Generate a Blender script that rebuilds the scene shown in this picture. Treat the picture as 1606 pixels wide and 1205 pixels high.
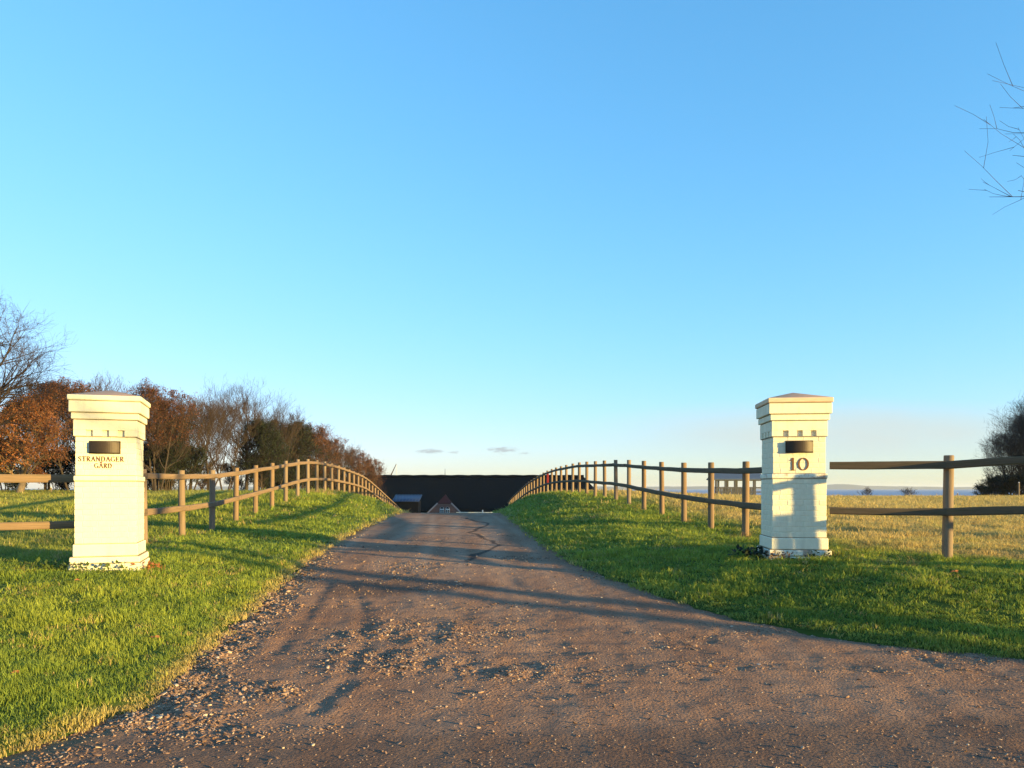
import bpy, bmesh, math, random
import numpy as np
from mathutils import Vector, Matrix
R = math.radians
for o in list(bpy.data.objects): bpy.data.objects.remove(o)
scene = bpy.context.scene
COL = scene.collection

# ------------------------------------------------------------------ camera
CAMZ = 1.55
cam_d = bpy.data.cameras.new('camera'); cam = bpy.data.objects.new('camera', cam_d); COL.objects.link(cam)
cam.location = (0, 0, CAMZ); cam.rotation_euler = (R(90), 0, 0)
cam_d.sensor_width = 36; cam_d.lens = 36 * 1206 / 1606
cam_d.shift_y = (766 - 602.5) / 1606
cam_d.clip_start = 0.05; cam_d.clip_end = 40000
scene.camera = cam
# ------------------------------------------------------------------ world, sun, exposure
SUN_AZ, SUN_EL = 120.0, 5.3          # azimuth clockwise from +Y (the view direction)
EXPOSURE = 1.45
SKY_A, SKY_W = (1.02, 1.90, 2.2), (5.0, 1.0, 1.2)
world = bpy.data.worlds.new('World'); scene.world = world; world.use_nodes = True
wn, wl = world.node_tree.nodes, world.node_tree.links
wn.clear()
w_out = wn.new('ShaderNodeOutputWorld'); w_bg = wn.new('ShaderNodeBackground')
w_sky = wn.new('ShaderNodeTexSky'); w_sky.sky_type = 'NISHITA'; w_sky.sun_disc = False
w_sky.sun_elevation = R(SUN_EL); w_sky.sun_rotation = R(SUN_AZ)
w_sky.air_density = 1.0; w_sky.dust_density = 0.2; w_sky.ozone_density = 3.0
w_bg.inputs['Strength'].default_value = 0.15
wl.new(w_bg.outputs[0], w_out.inputs[0])
def world_sky():
    """sky colour: Nishita, a touch more saturated, with a few small low clouds near the horizon"""
    # photographic shoulder on the whole sky, per channel: a * c / (1 + c / w)
    def VM(op, a, b):
        n = wn.new('ShaderNodeVectorMath'); n.operation = op
        for i, v in enumerate((a, b)):
            if isinstance(v, tuple): n.inputs[i].default_value = v
            else: wl.new(v, n.inputs[i])
        return n.outputs[0]
    k0 = .4547; k1 = 1 / (.15 * 2 ** EXPOSURE)
    num = VM('MULTIPLY', w_sky.outputs[0], (k0 * k1 * SKY_A[0], k0 * k1 * SKY_A[1], k0 * k1 * SKY_A[2]))
    den = VM('ADD', VM('MULTIPLY', w_sky.outputs[0], (k0 / SKY_W[0], k0 / SKY_W[1], k0 / SKY_W[2])), (1, 1, 1))
    sky_c = VM('DIVIDE', num, den)
    tc = wn.new('ShaderNodeTexCoord'); sep = wn.new('ShaderNodeSeparateXYZ'); wl.new(tc.outputs['Generated'], sep.inputs[0])
    def M(op, a, b=None, c=None):
        n = wn.new('ShaderNodeMath'); n.operation = op
        for i, v in enumerate((a, b, c)):
            if v is None: continue
            if isinstance(v, (int, float)): n.inputs[i].default_value = v
            else: wl.new(v, n.inputs[i])
        return n.outputs[0]
    # tangent coordinates of the low sky ahead
    u = M('DIVIDE', sep.outputs[0], M('MAXIMUM', sep.outputs[1], 0.05)); v = M('DIVIDE', sep.outputs[2], M('MAXIMUM', sep.outputs[1], 0.05))
    comb = wn.new('ShaderNodeCombineXYZ'); wl.new(M('MULTIPLY', u, 120), comb.inputs[0]); wl.new(M('MULTIPLY', v, 380), comb.inputs[1])
    nz = wn.new('ShaderNodeTexNoise'); nz.inputs['Scale'].default_value = 1.0; nz.inputs['Detail'].default_value = 5; wl.new(comb.outputs[0], nz.inputs['Vector'])
    tot = None
    for (cx, cy, rx, ry, k) in ((-.106, .0478, .026, .0042, 1.0), (-.076, .0472, .010, .003, .7), (-.012, .0500, .026, .0050, 1.0),
                                (.016, .0455, .013, .0028, .7), (.090, .0487, .006, .0026, .5), (-.013, .0440, .008, .002, .5)):
        a = M('DIVIDE', M('SUBTRACT', u, cx), rx); b = M('DIVIDE', M('SUBTRACT', v, cy), ry)
        d = M('ADD', M('MULTIPLY', a, a), M('MULTIPLY', b, b))
        g = M('MULTIPLY', M('MAXIMUM', M('SUBTRACT', 1.0, d), 0.0), k)
        tot = g if tot is None else M('MAXIMUM', tot, g)
    sm = wn.new('ShaderNodeMapRange'); sm.interpolation_type = 'SMOOTHSTEP'
    sm.inputs[1].default_value = 0.66; sm.inputs[2].default_value = 1.2; sm.inputs[3].default_value = 0; sm.inputs[4].default_value = 0.8
    wl.new(M('ADD', M('MULTIPLY', tot, .62), M('MULTIPLY', nz.outputs[0], 1.05)), sm.inputs[0])
    msk = M('MULTIPLY', sm.outputs[0], M('GREATER_THAN', tot, 0.001))
    # thin veil of far cloud low on the right
    a = M('DIVIDE', M('SUBTRACT', u, .44), .40); b = M('DIVIDE', M('SUBTRACT', v, .072), .050); d = M('ADD', M('MULTIPLY', a, a), M('MULTIPLY', b, b))
    nv = wn.new('ShaderNodeTexNoise'); nv.inputs['Scale'].default_value = .06; nv.inputs['Detail'].default_value = 4; wl.new(comb.outputs[0], nv.inputs['Vector'])
    veil = M('MULTIPLY', M('MULTIPLY', M('POWER', M('MAXIMUM', M('SUBTRACT', 1.0, d), 0.0), 1.6), .85), M('ADD', .35, nv.outputs[0]))
    mv = wn.new('ShaderNodeMix'); mv.data_type = 'RGBA'; wl.new(veil, mv.inputs[0]); wl.new(sky_c, mv.inputs[6]); mv.inputs[7].default_value = (.72 / (.15 * 2 ** EXPOSURE), .78 / (.15 * 2 ** EXPOSURE), .745 / (.15 * 2 ** EXPOSURE), 1)
    sky_c = mv.outputs[2]
    mix = wn.new('ShaderNodeMix'); mix.data_type = 'RGBA'; wl.new(msk, mix.inputs[0]); wl.new(sky_c, mix.inputs[6])
    mix.inputs[7].default_value = (.50 / (.15 * 2 ** EXPOSURE), .56 / (.15 * 2 ** EXPOSURE), .58 / (.15 * 2 ** EXPOSURE), 1)
    wl.new(mix.outputs[2], w_bg.inputs['Color'])
world_sky()
sun_d = bpy.data.lights.new('sun', 'SUN'); sun_d.energy = 5.0; sun_d.angle = R(0.5); sun_d.color = (1.0, 0.73, 0.25)
sun = bpy.data.objects.new('sun', sun_d); COL.objects.link(sun)
SUN_DIR = Vector((math.sin(R(SUN_AZ)) * math.cos(R(SUN_EL)), math.cos(R(SUN_AZ)) * math.cos(R(SUN_EL)), math.sin(R(SUN_EL))))
sun.rotation_euler = SUN_DIR.to_track_quat('Z', 'Y').to_euler(); sun.location = SUN_DIR * 60
scene.view_settings.view_transform = 'Standard'; scene.view_settings.look = 'None'
scene.view_settings.gamma = 1; scene.view_settings.use_curve_mapping = False
scene.view_settings.exposure = EXPOSURE
scene.render.engine = 'CYCLES'
scene.cycles.max_bounces = 6; scene.cycles.transparent_max_bounces = 6

# ------------------------------------------------------------------ helpers
rng = np.random.default_rng(7); random.seed(7)
def ss(a, b, x):
    t = np.clip((np.asarray(x, float) - a) / (b - a), 0, 1); return t * t * (3 - 2 * t)
def _h(ix, iy, s):
    n = (ix.astype(np.int64) * 374761393 + iy.astype(np.int64) * 668265263 + s * 974634777) & 0x7fffffff
    n = ((n ^ (n >> 13)) * 1274126177) & 0x7fffffff
    return ((n ^ (n >> 16)) & 0xffff) / 65535.0
def vnoise(x, y, s=0):
    x = np.asarray(x, float); y = np.asarray(y, float)
    ix, iy = np.floor(x), np.floor(y); fx, fy = x - ix, y - iy
    fx = fx * fx * (3 - 2 * fx); fy = fy * fy * (3 - 2 * fy)
    a, b, c, d = _h(ix, iy, s), _h(ix + 1, iy, s), _h(ix, iy + 1, s), _h(ix + 1, iy + 1, s)
    return (a + (b - a) * fx) * (1 - fy) + (c + (d - c) * fx) * fy
def fbm(x, y, s=0, o=4):
    t, a, n = 0, .5, 0
    for k in range(o):
        t = t + a * vnoise(x * 2 ** k, y * 2 ** k, s + k); n += a; a *= .55
    return t / n
def link(o, parent=None):
    COL.objects.link(o)
    if parent is not None: o.parent = parent
    return o
def mesh_np(name, v, f=None, quads=None, tris=None, mats=(), midx=None, smooth=False):
    me = bpy.data.meshes.new(name)
    v = np.asarray(v, np.float32).reshape(-1, 3)
    if f is not None: me.from_pydata([tuple(map(float, p)) for p in v], [], f)
    else:
        loops, starts, tot = [], [], 0
        if quads is not None and len(quads):
            q = np.asarray(quads, np.int32).reshape(-1, 4); loops.append(q.ravel()); starts.append(np.arange(len(q)) * 4); tot += len(q) * 4
        if tris is not None and len(tris):
            t = np.asarray(tris, np.int32).reshape(-1, 3); loops.append(t.ravel()); starts.append(tot + np.arange(len(t)) * 3)
        loops = np.concatenate(loops); starts = np.concatenate(starts)
        me.vertices.add(len(v)); me.vertices.foreach_set('co', v.ravel())
        me.loops.add(len(loops)); me.loops.foreach_set('vertex_index', loops)
        me.polygons.add(len(starts)); me.polygons.foreach_set('loop_start', starts.astype(np.int32))
        me.update(calc_edges=True); me.validate()
    for m in mats: me.materials.append(m)
    if midx is not None: me.polygons.foreach_set('material_index', np.asarray(midx, np.int32))
    if smooth: me.polygons.foreach_set('use_smooth', np.ones(len(me.polygons), bool))
    me.update(); return me
def obj(name, me, parent=None, loc=(0, 0, 0), rot=(0, 0, 0)):
    o = bpy.data.objects.new(name, me); o.location = loc; o.rotation_euler = rot
    return link(o, parent)
def empty(name, loc=(0, 0, 0), rz=0):
    o = bpy.data.objects.new(name, None); o.empty_display_size = .2; o.location = loc; o.rotation_euler = (0, 0, rz); return link(o)
def tag(o, label, cat, group=None):
    o['label'] = label; o['category'] = cat
    if group: o['group'] = group
    return o
def kind(o, k, label=None):
    o['kind'] = k
    if label: o['label'] = label
    return o
def bm_mesh(name, bm, mats, smooth=False):
    me = bpy.data.meshes.new(name); bm.to_mesh(me); bm.free()
    for m in (mats if isinstance(mats, (list, tuple)) else [mats]):
        if m is not None: me.materials.append(m)
    if smooth:
        for p in me.polygons: p.use_smooth = True
    return me
def box_bm(bm, x0, x1, y0, y1, z0, z1, bev=0):
    r = bmesh.ops.create_cube(bm, size=1)
    for v in r['verts']:
        v.co = ((x0 + x1) / 2 + v.co.x * (x1 - x0), (y0 + y1) / 2 + v.co.y * (y1 - y0), (z0 + z1) / 2 + v.co.z * (z1 - z0))
    if bev:
        es = list({e for v in r['verts'] for e in v.link_edges})
        bmesh.ops.bevel(bm, geom=es, offset=bev, segments=1, profile=.5, affect='EDGES')
def box(name, m, x0, x1, y0, y1, z0, z1, parent=None, bev=0):
    bm = bmesh.new(); box_bm(bm, x0, x1, y0, y1, z0, z1, bev); return obj(name, bm_mesh(name, bm, m), parent)

# ------------------------------------------------------------------ materials
class NT:
    def __init__(s, name):
        s.m = bpy.data.materials.new(name); s.m.use_nodes = True; s.t = s.m.node_tree; s.n = s.t.nodes; s.l = s.t.links
        s.n.clear(); s.out = s.n.new('ShaderNodeOutputMaterial'); s.b = s.n.new('ShaderNodeBsdfPrincipled'); s.l.new(s.b.outputs[0], s.out.inputs[0])
        s.b.inputs['Roughness'].default_value = .8; s.b.inputs['Specular IOR Level'].default_value = .25
    def set(s, sock, v):
        if hasattr(v, 'node'): s.l.new(v, sock)
        else: sock.default_value = v
    def coord(s, kind='Object', scale=(1, 1, 1)):
        tc = s.n.new('ShaderNodeTexCoord'); mp = s.n.new('ShaderNodeMapping'); mp.inputs['Scale'].default_value = scale
        s.l.new(tc.outputs[kind], mp.inputs[0]); return mp.outputs[0]
    def noise(s, sc, det=4, rough=.6, vec=None, dist=0):
        n = s.n.new('ShaderNodeTexNoise'); n.inputs['Scale'].default_value = sc; n.inputs['Detail'].default_value = det
        n.inputs['Roughness'].default_value = rough; n.inputs['Distortion'].default_value = dist
        if vec is not None: s.l.new(vec, n.inputs['Vector'])
        return n.outputs[0]
    def vor(s, sc, vec=None, feat='F1', out='Distance'):
        n = s.n.new('ShaderNodeTexVoronoi'); n.feature = feat; n.inputs['Scale'].default_value = sc
        if vec is not None: s.l.new(vec, n.inputs['Vector'])
        return n.outputs[out]
    def ramp(s, f, stops, interp='LINEAR'):
        n = s.n.new('ShaderNodeValToRGB'); cr = n.color_ramp; cr.interpolation = interp
        while len(cr.elements) < len(stops): cr.elements.new(.5)
        for e, (p, c) in zip(cr.elements, stops): e.position = p; e.color = (c if len(c) == 4 else (*c, 1))
        s.l.new(f, n.inputs[0]); return n.outputs[0]
    def rng(s, f, a, b, c=0, d=1):
        n = s.n.new('ShaderNodeMapRange'); n.inputs[1].default_value = a; n.inputs[2].default_value = b; n.inputs[3].default_value = c; n.inputs[4].default_value = d
        s.l.new(f, n.inputs[0]); return n.outputs[0]
    def mix(s, f, a, b, mode='MIX'):
        n = s.n.new('ShaderNodeMix'); n.data_type = 'RGBA'; n.blend_type = mode
        s.set(n.inputs[0], f)
        for i, v in ((6, a), (7, b)):
            s.set(n.inputs[i], v if hasattr(v, 'node') or len(v) == 4 else (*v, 1))
        return n.outputs[2]
    def math(s, op, a, b=None):
        n = s.n.new('ShaderNodeMath'); n.operation = op; s.set(n.inputs[0], a)
        if b is not None: s.set(n.inputs[1], b)
        return n.outputs[0]
    def attr(s, name, kind='GEOMETRY', out='Color'):
        n = s.n.new('ShaderNodeAttribute'); n.attribute_name = name; n.attribute_type = kind; return n.outputs[out]
    def col(s, c): s.set(s.b.inputs['Base Color'], c if hasattr(c, 'node') or len(c) == 4 else (*c, 1)); return s
    def bump(s, h, st=.5, d=.01):
        n = s.n.new('ShaderNodeBump'); n.inputs['Strength'].default_value = st; n.inputs['Distance'].default_value = d
        s.l.new(h, n.inputs['Height']); s.l.new(n.outputs[0], s.b.inputs['Normal']); return s
    def rough(s, r): s.set(s.b.inputs['Roughness'], r); return s
    def translucent(s, colour, f):
        t = s.n.new('ShaderNodeBsdfTranslucent'); s.set(t.inputs[0], colour)
        mx = s.n.new('ShaderNodeMixShader'); mx.inputs[0].default_value = f
        s.l.new(s.b.outputs[0], mx.inputs[1]); s.l.new(t.outputs[0], mx.inputs[2]); s.l.new(mx.outputs[0], s.out.inputs[0]); return s
MT = {}
def mk(name): MT[name] = t = NT(name); return t
t = mk('grass_blade'); a = t.attr('tint', 'INSTANCER'); t.col(a).rough(.55); t.translucent(a, .38)
t = mk('meadow_soil'); n = t.noise(.9, 6); n2 = t.noise(22, 5, .7)
green = t.mix(n2, (.035, .055, .012), (.085, .115, .022)); straw = t.mix(n2, (.15, .105, .035), (.44, .31, .105))
t.col(t.mix(t.attr('dry', out='Fac'), green, straw)).bump(n2, .9, .05).rough(.95); t.b.inputs['Specular IOR Level'].default_value = .05
t = mk('driveway')
pos = t.coord('Object')
big = t.noise(.55, 5, .6, pos); fine = t.noise(38, 6, .75, pos); chips = t.vor(46, pos, out='Color'); cd = t.vor(46, pos)
trk = t.noise(1.0, 4, .6, t.coord('Object', (2.6, .16, 1)))
c0 = t.mix(t.rng(big, .3, .7), (.35, .182, .115), (.50, .278, .176))
c1 = t.mix(t.rng(trk, .42, .68, 0, .55), c0, (.54, .345, .24))
c1 = t.mix(t.attr('lane', out='Fac'), c1, (.62, .41, .29))
c2 = t.mix(t.rng(fine, .35, .75, 0, .8), t.mix(.5, c1, (.045, .03, .024)), c1)
chipc = t.ramp(chips, [(0, (.08, .05, .035)), (.45, (.24, .14, .09)), (.8, (.38, .25, .16)), (1, (.58, .42, .29))])
c3 = t.mix(t.math('MULTIPLY', t.attr('loose', out='Fac'), t.rng(cd, .0, .45, .75, .15)), c2, chipc)
c4 = t.mix(t.attr('tar', out='Fac'), c3, t.mix(fine, (.04, .031, .028), (.095, .072, .062)))
t.col(t.mix(t.attr('edge', out='Fac'), c4, t.mix(fine, (.18, .10, .05), (.46, .28, .14)))).rough(.92)
hh = t.math('ADD', t.math('MULTIPLY', fine, .8), t.math('MULTIPLY', t.math('SUBTRACT', .5, cd), .5)); t.bump(hh, .8, .03); t.b.inputs['Specular IOR Level'].default_value = .03
t = mk('stone'); a = t.attr('tint', 'INSTANCER'); t.col(a).rough(.85)
t = mk('paint'); pos = t.coord('Object'); n = t.noise(3.2, 6, .65, pos); n2 = t.noise(45, 4, .6, pos); st = t.noise(1.0, 5, .7, t.coord('Object', (9, 9, 1.1)))
c = t.mix(t.rng(n, .35, .75), (.81, .745, .53), (.75, .68, .47)); c = t.mix(t.rng(st, .5, .8, 0, .5), c, (.58, .49, .34))
t.col(t.mix(t.rng(n2, .62, .74, 0, .25), c, (.62, .50, .38))).bump(n2, .35, .006).rough(.7)
t = mk('paint_old'); pos = t.coord('Object'); n = t.noise(3.2, 6, .65, pos); n2 = t.noise(45, 4, .6, pos); st = t.noise(1.0, 5, .7, t.coord('Object', (9, 9, 1.1))); ch = t.noise(7.5, 6, .7, pos)
c = t.mix(t.rng(n, .35, .75), (.82, .76, .57), (.72, .645, .46)); c = t.mix(t.rng(st, .5, .75, 0, .45), c, (.55, .46, .32)); c = t.mix(t.rng(ch, .70, .74, 0, .8), c, (.50, .26, .15))
t.col(t.mix(t.rng(n2, .60, .74, 0, .35), c, (.58, .45, .33))).bump(n2, .5, .008).rough(.75)
t = mk('paint_worn'); pos = t.coord('Object'); n = t.noise(6, 7, .7, pos); n2 = t.noise(40, 4, .6, pos)
c = t.mix(t.rng(n, .50, .62), (.80, .755, .60), (.45, .31, .22)); t.col(t.mix(t.rng(n2, .55, .75, 0, .5), c, (.50, .43, .33))).bump(n, .5, .012).rough(.8)
t = mk('mortar'); n = t.noise(30, 4); t.col(t.mix(n, (.10, .07, .045), (.42, .33, .22)))
t = mk('cap_slab'); n = t.noise(5, 6); t.col(t.mix(t.rng(n, .35, .7), (.74, .56, .38), (.62, .42, .27))).bump(n, .3, .008)
t = mk('cap_top'); n = t.noise(9, 6); t.col(t.mix(n, (.50, .26, .15), (.68, .42, .27))).bump(n, .4, .01)
t = mk('bronze'); n = t.noise(6, 3); t.col(t.mix(n, (.030, .022, .017), (.06, .041, .028))).rough(.5); t.b.inputs['Metallic'].default_value = .2
t = mk('letter'); t.col((.17, .075, .03)).rough(.45)
t = mk('wood'); pos = t.coord('Object', (30, 30, 2.2)); n = t.noise(1, 6, .65, pos, .6); n2 = t.noise(1.7, 4); oi = t.n.new('ShaderNodeObjectInfo')
c = t.mix(n, (.075, .046, .027), (.33, .215, .125)); c = t.mix(t.rng(oi.outputs['Random'], 0, 1, 0, .45), c, (.23, .19, .15))
t.col(t.mix(t.rng(n2, .55, .7, 0, .45), c, (.11, .085, .05))).bump(n, .5, .008).rough(.85)
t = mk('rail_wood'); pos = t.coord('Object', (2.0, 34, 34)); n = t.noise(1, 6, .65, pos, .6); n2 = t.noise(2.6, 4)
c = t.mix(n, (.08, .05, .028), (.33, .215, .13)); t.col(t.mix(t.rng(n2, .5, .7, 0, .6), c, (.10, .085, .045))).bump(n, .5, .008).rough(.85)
t = mk('rail_shaded'); pos = t.coord('Object', (2.0, 34, 34)); n = t.noise(1, 6, .65, pos, .6); n2 = t.noise(2.6, 4)  # darker copy of rail_wood: shade of the right-hand rails put into the colour
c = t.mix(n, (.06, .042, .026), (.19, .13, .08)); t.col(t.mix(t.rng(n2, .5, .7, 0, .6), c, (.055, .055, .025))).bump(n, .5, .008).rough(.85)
t = mk('bark'); n = t.noise(14, 5, .7, t.coord('Object', (1, 1, .25))); t.col(t.mix(n, (.022, .017, .014), (.08, .058, .044))).bump(n, .6, .03).rough(.95)
t = mk('bark_pale'); n = t.noise(14, 5, .7, t.coord('Object', (1, 1, .25))); t.col(t.mix(n, (.16, .11, .06), (.38, .27, .15))).bump(n, .5, .02).rough(.9)
t = mk('twig'); n = t.noise(.8, 2); t.col(t.mix(n, (.035, .024, .02), (.085, .056, .042))).rough(.9)
t = mk('twig_dark'); n = t.noise(.8, 2); t.col(t.mix(n, (.02, .017, .018), (.05, .04, .038))).rough(.9)
def leafmat(name, a, b, tr=.3):
    t = mk(name); n = t.noise(.9, 3); n2 = t.noise(17, 2); c = t.mix(n2, a, b); c = t.mix(t.rng(n, .35, .65, 0, .5), c, tuple(x * .7 for x in a))
    t.col(c).rough(.7); t.translucent(c, tr)
leafmat('leaf_russet', (.12, .045, .022), (.27, .105, .045)); leafmat('leaf_orange', (.36, .12, .035), (.62, .26, .085))
leafmat('leaf_brown', (.075, .04, .025), (.16, .085, .05)); leafmat('leaf_green', (.05, .09, .02), (.14, .17, .04))
leafmat('leaf_evergreen', (.012, .02, .01), (.035, .045, .02), .15)
t = mk('thatch'); pos = t.coord('Object', (3, 3, .5)); n = t.noise(2, 6, .7, pos); n2 = t.noise(.35, 4)
t.col(t.mix(t.rng(n2, .45, .7), t.mix(n, (.006, .0055, .005), (.016, .013, .011)), (.026, .027, .015))).bump(n, .8, .06).rough(1)
t = mk('house_brick'); n = t.noise(7, 4); t.col(t.mix(n, (.15, .075, .058), (.25, .135, .10)))
t = mk('brick_red'); n = t.noise(9, 4); t.col(t.mix(n, (.20, .06, .04), (.32, .11, .07)))
t = mk('white_paint'); n = t.noise(6, 4); t.col(t.mix(n, (.72, .70, .66), (.82, .80, .76))).rough(.5)
t = mk('glass'); t.col((.02, .025, .03)).rough(.06); t.b.inputs['Specular IOR Level'].default_value = .6
t = mk('tile_red'); n = t.noise(12, 4); t.col(t.mix(n, (.07, .016, .013), (.12, .03, .022)))
t = mk('metal_roof'); n = t.noise(1.2, 3); t.col(t.mix(n, (.04, .06, .11), (.075, .10, .165))).rough(.5)
t = mk('slate_roof'); n = t.noise(3, 4); t.col(t.mix(n, (.055, .075, .11), (.10, .125, .17))).rough(.5)
t = mk('dark_timber'); n = t.noise(3, 5, .6, t.coord('Object', (8, 8, 1))); t.col(t.mix(n, (.03, .024, .02), (.10, .075, .055)))
t = mk('red_paint'); t.col((.22, .02, .018)).rough(.5)
t = mk('sea'); n = t.noise(.02, 6, .6, t.coord('Object', (1, 3, 1))); t.col((.02, .085, .23)).bump(n, .8, 2.5).rough(.4); t.b.inputs['Specular IOR Level'].default_value = .5
t = mk('far_land'); n = t.noise(.004, 5); n2 = t.noise(.02, 3); t.col(t.mix(t.rng(n, .4, .6), t.mix(n2, (.05, .06, .035), (.09, .085, .05)), (.26, .20, .11)))
t = mk('concrete'); n = t.noise(4, 5); t.col(t.mix(n, (.22, .18, .14), (.34, .28, .22)))
t = mk('tarred'); n = t.noise(4, 5); t.col(t.mix(n, (.004, .004, .005), (.010, .009, .009)))
t = mk('verge_grey'); t.col((.42, .34, .31))
t = mk('grey_timber'); n = t.noise(3, 5, .6, t.coord('Object', (8, 8, 1))); t.col(t.mix(n, (.035, .036, .042), (.10, .10, .11)))
t = mk('galvanised'); t.col((.55, .55, .53)).rough(.5)
M = {k: v.m for k, v in MT.items()}

# ------------------------------------------------------------------ terrain
T_ROAD = ([-3000, 4.5, 9, 13, 20, 25, 30, 34, 38, 45, 55, 65, 75, 95, 110, 140], [0, 0, .21, .44, .60, .66, .59, .45, .27, -.12, -.85, -1.65, -2.5, -3.9, -4.2, -4.2])
T_LF = ([-3000, 3.5, 7, 10, 13, 14.92, 16.76, 18.6, 20.45, 22.3, 24.1, 26, 27.8, 29.7, 33.4, 37.1, 40.75, 44.4, 48.1, 51.8, 62.9, 74.8, 95, 110, 140, 300, 420, 700],
        [0.02, .06, .32, .52, .51, .536, .57, .686, .80, .92, 1.05, 1.17, 1.25, 1.29, 1.27, 1.195, 1.09, .975, .715, .405, -.6, -1.7, -3.4, -4.2, -4.4, -6, -9, -14])
T_RF = ([-3000, 4, 7, 10, 13.74, 15.6, 17.4, 19.3, 21.1, 23, 24.8, 26.7, 28.5, 30.3, 32.2, 35.9, 39.6, 43.3, 47.9, 54.6, 67.4, 72.4, 80, 95, 110, 140, 300, 420, 700],
        [.1, .25, .43, .575, .623, .675, .72, .81, .90, 1.0, 1.07, 1.11, 1.15, 1.2, 1.24, 1.24, 1.22, 1.15, .95, .6, -.4, -.85, -1.7, -3.3, -4.2, -4.4, -6, -9, -14])
T_LM = ([-3000, 4, 10, 15, 20, 30, 40, 55, 70, 90, 110, 140, 300, 420, 700], [.05, .1, .44, .46, .66, 1.0, 1.12, 1.18, .95, -.3, -2.3, -4, -6, -9, -14])
T_RM = ([-3000, 4, 8, 12, 20, 35, 50, 65, 80, 100, 130, 250, 330, 420, 700], [.2, .3, .52, .56, .60, .72, .78, .66, .35, -1.2, -3.6, -5.5, -7, -9, -14])
def tab(T, y):
    xs = np.array(T[0]); zs = np.array(T[1]); y = np.asarray(y, float)
    # smoothed piecewise linear
    acc = 0
    for d, w in ((-1.2, .2), (-.5, .2), (0, .2), (.5, .2), (1.2, .2)): acc = acc + w * np.interp(y + d, xs, zs)
    return acc
E_L = ([-8.2, -8.0, 3.75, 4.05, 4.36, 4.93, 5.51, 6.52, 8.0, 10.03, 11.9, 15.21, 19.6, 23.73, 30, 38, 45, 75, 104, 108, 112],
       [-60, -60, -60, -9, -3.0, -2.75, -2.55, -2.72, -2.87, -3.1, -3.28, -3.57, -3.79, -4.0, -4.6, -5.5, -6.0, -8.1, -10.4, -18, -20])
E_R = ([-8.2, -8.0, 5.2, 5.72, 6.15, 6.63, 6.88, 7.44, 8.32, 9.28, 10.75, 12.22, 14.56, 17.57, 22.61, 30, 38, 45, 75, 104, 108, 112],
       [60, 60, 60, 11.5, 6.6, 4.41, 3.69, 3.07, 2.39, 1.9, 1.4, .98, .69, .47, .09, -.1, -.5, -1.1, -3.5, -6, 2, 4])
def xl(y): return np.interp(y, *E_L)
def xr(y): return np.interp(y, *E_R)
def seg_dist(px, py, pts):
    best = np.full(px.shape, 1e9)
    for (ax, ay), (bx, by) in zip(pts[:-1], pts[1:]):
        dx, dy = bx - ax, by - ay; L = dx * dx + dy * dy
        if L < 1e-12: continue
        t = np.clip(((px - ax) * dx + (py - ay) * dy) / L, 0, 1)
        best = np.minimum(best, np.hypot(px - ax - t * dx, py - ay - t * dy))
    return best
PL = list(zip(E_L[1], E_L[0])); PR = list(zip(E_R[1], E_R[0]))
def road_sd(x, y):
    """signed distance to the road edge: negative inside"""
    x = np.asarray(x, float); y = np.asarray(y, float)
    near = (np.abs(x) < 80) & (y > -20) & (y < 130)
    d = np.full(x.shape, 60.0)
    xn, yn = x[near], y[near]
    dd = np.minimum(seg_dist(xn, yn, PL), seg_dist(xn, yn, PR))
    ins = (xn > xl(yn)) & (xn < xr(yn)) & (yn > -8.1) & (yn < 111.5)
    d[near] = np.where(ins, -dd, dd)
    return d
SL = -.0766
def fence_l(y): return -6.40 + SL * (y - 14.92)
def fence_r(y): return 4.17 + SL * (y - 13.74)
def road_z(x, y): return tab(T_ROAD, y)
def ground_z(x, y, sd=None, detail=True):
    x = np.asarray(x, float); y = np.asarray(y, float)
    if sd is None: sd = road_sd(x, y)
    zr = tab(T_ROAD, y)
    xm = -1.2 + SL * (y - 14)
    left = x < xm
    el = np.maximum(0, fence_l(y) - x); er = np.maximum(0, x - fence_r(y))
    zl = tab(T_LF, y) * (1 - ss(0, 11, el)) + tab(T_LM, y) * ss(0, 11, el)
    zrr = tab(T_RF, y) * (1 - ss(0, 16, er)) + tab(T_RM, y) * ss(0, 16, er)
    zs = np.where(left, zl, zrr)
    dfar = 2.1 + .9 * ss(16, 30, y)
    t = ss(-.25, 1.0, np.clip(sd, 0, None) / dfar) if False else ss(0, 1, np.clip(sd, 0, None) / dfar)
    lin = .45 * (1 - ss(16, 28, y)); t = (1 - lin) * t + lin * np.clip(sd / dfar, 0, 1)
    z = zr + (zs - zr) * t
    z = np.where(sd > 0, z + .035 * np.clip(sd / .12, 0, 1), z)
    if detail:
        z = z + np.where(sd > 0, (fbm(x * .8, y * .8, 3) - .5) * .10 * np.clip(sd / 1.0, 0, 1) * np.clip(40 / (np.abs(y) + 20), .3, 1) + (fbm(x * 5, y * 5, 9, 3) - .5) * .03 * np.clip(sd / .5, 0, 1), 0)
        hum = ss(8, 20, er) * ss(10, 14, y); z = z + hum * (fbm(x * 1.6, y * 1.6, 21, 3) - .5) * .17
    return z
def gz(x, y, detail=True): return float(ground_z(np.array([x]), np.array([y]), detail=detail)[0])

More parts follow.
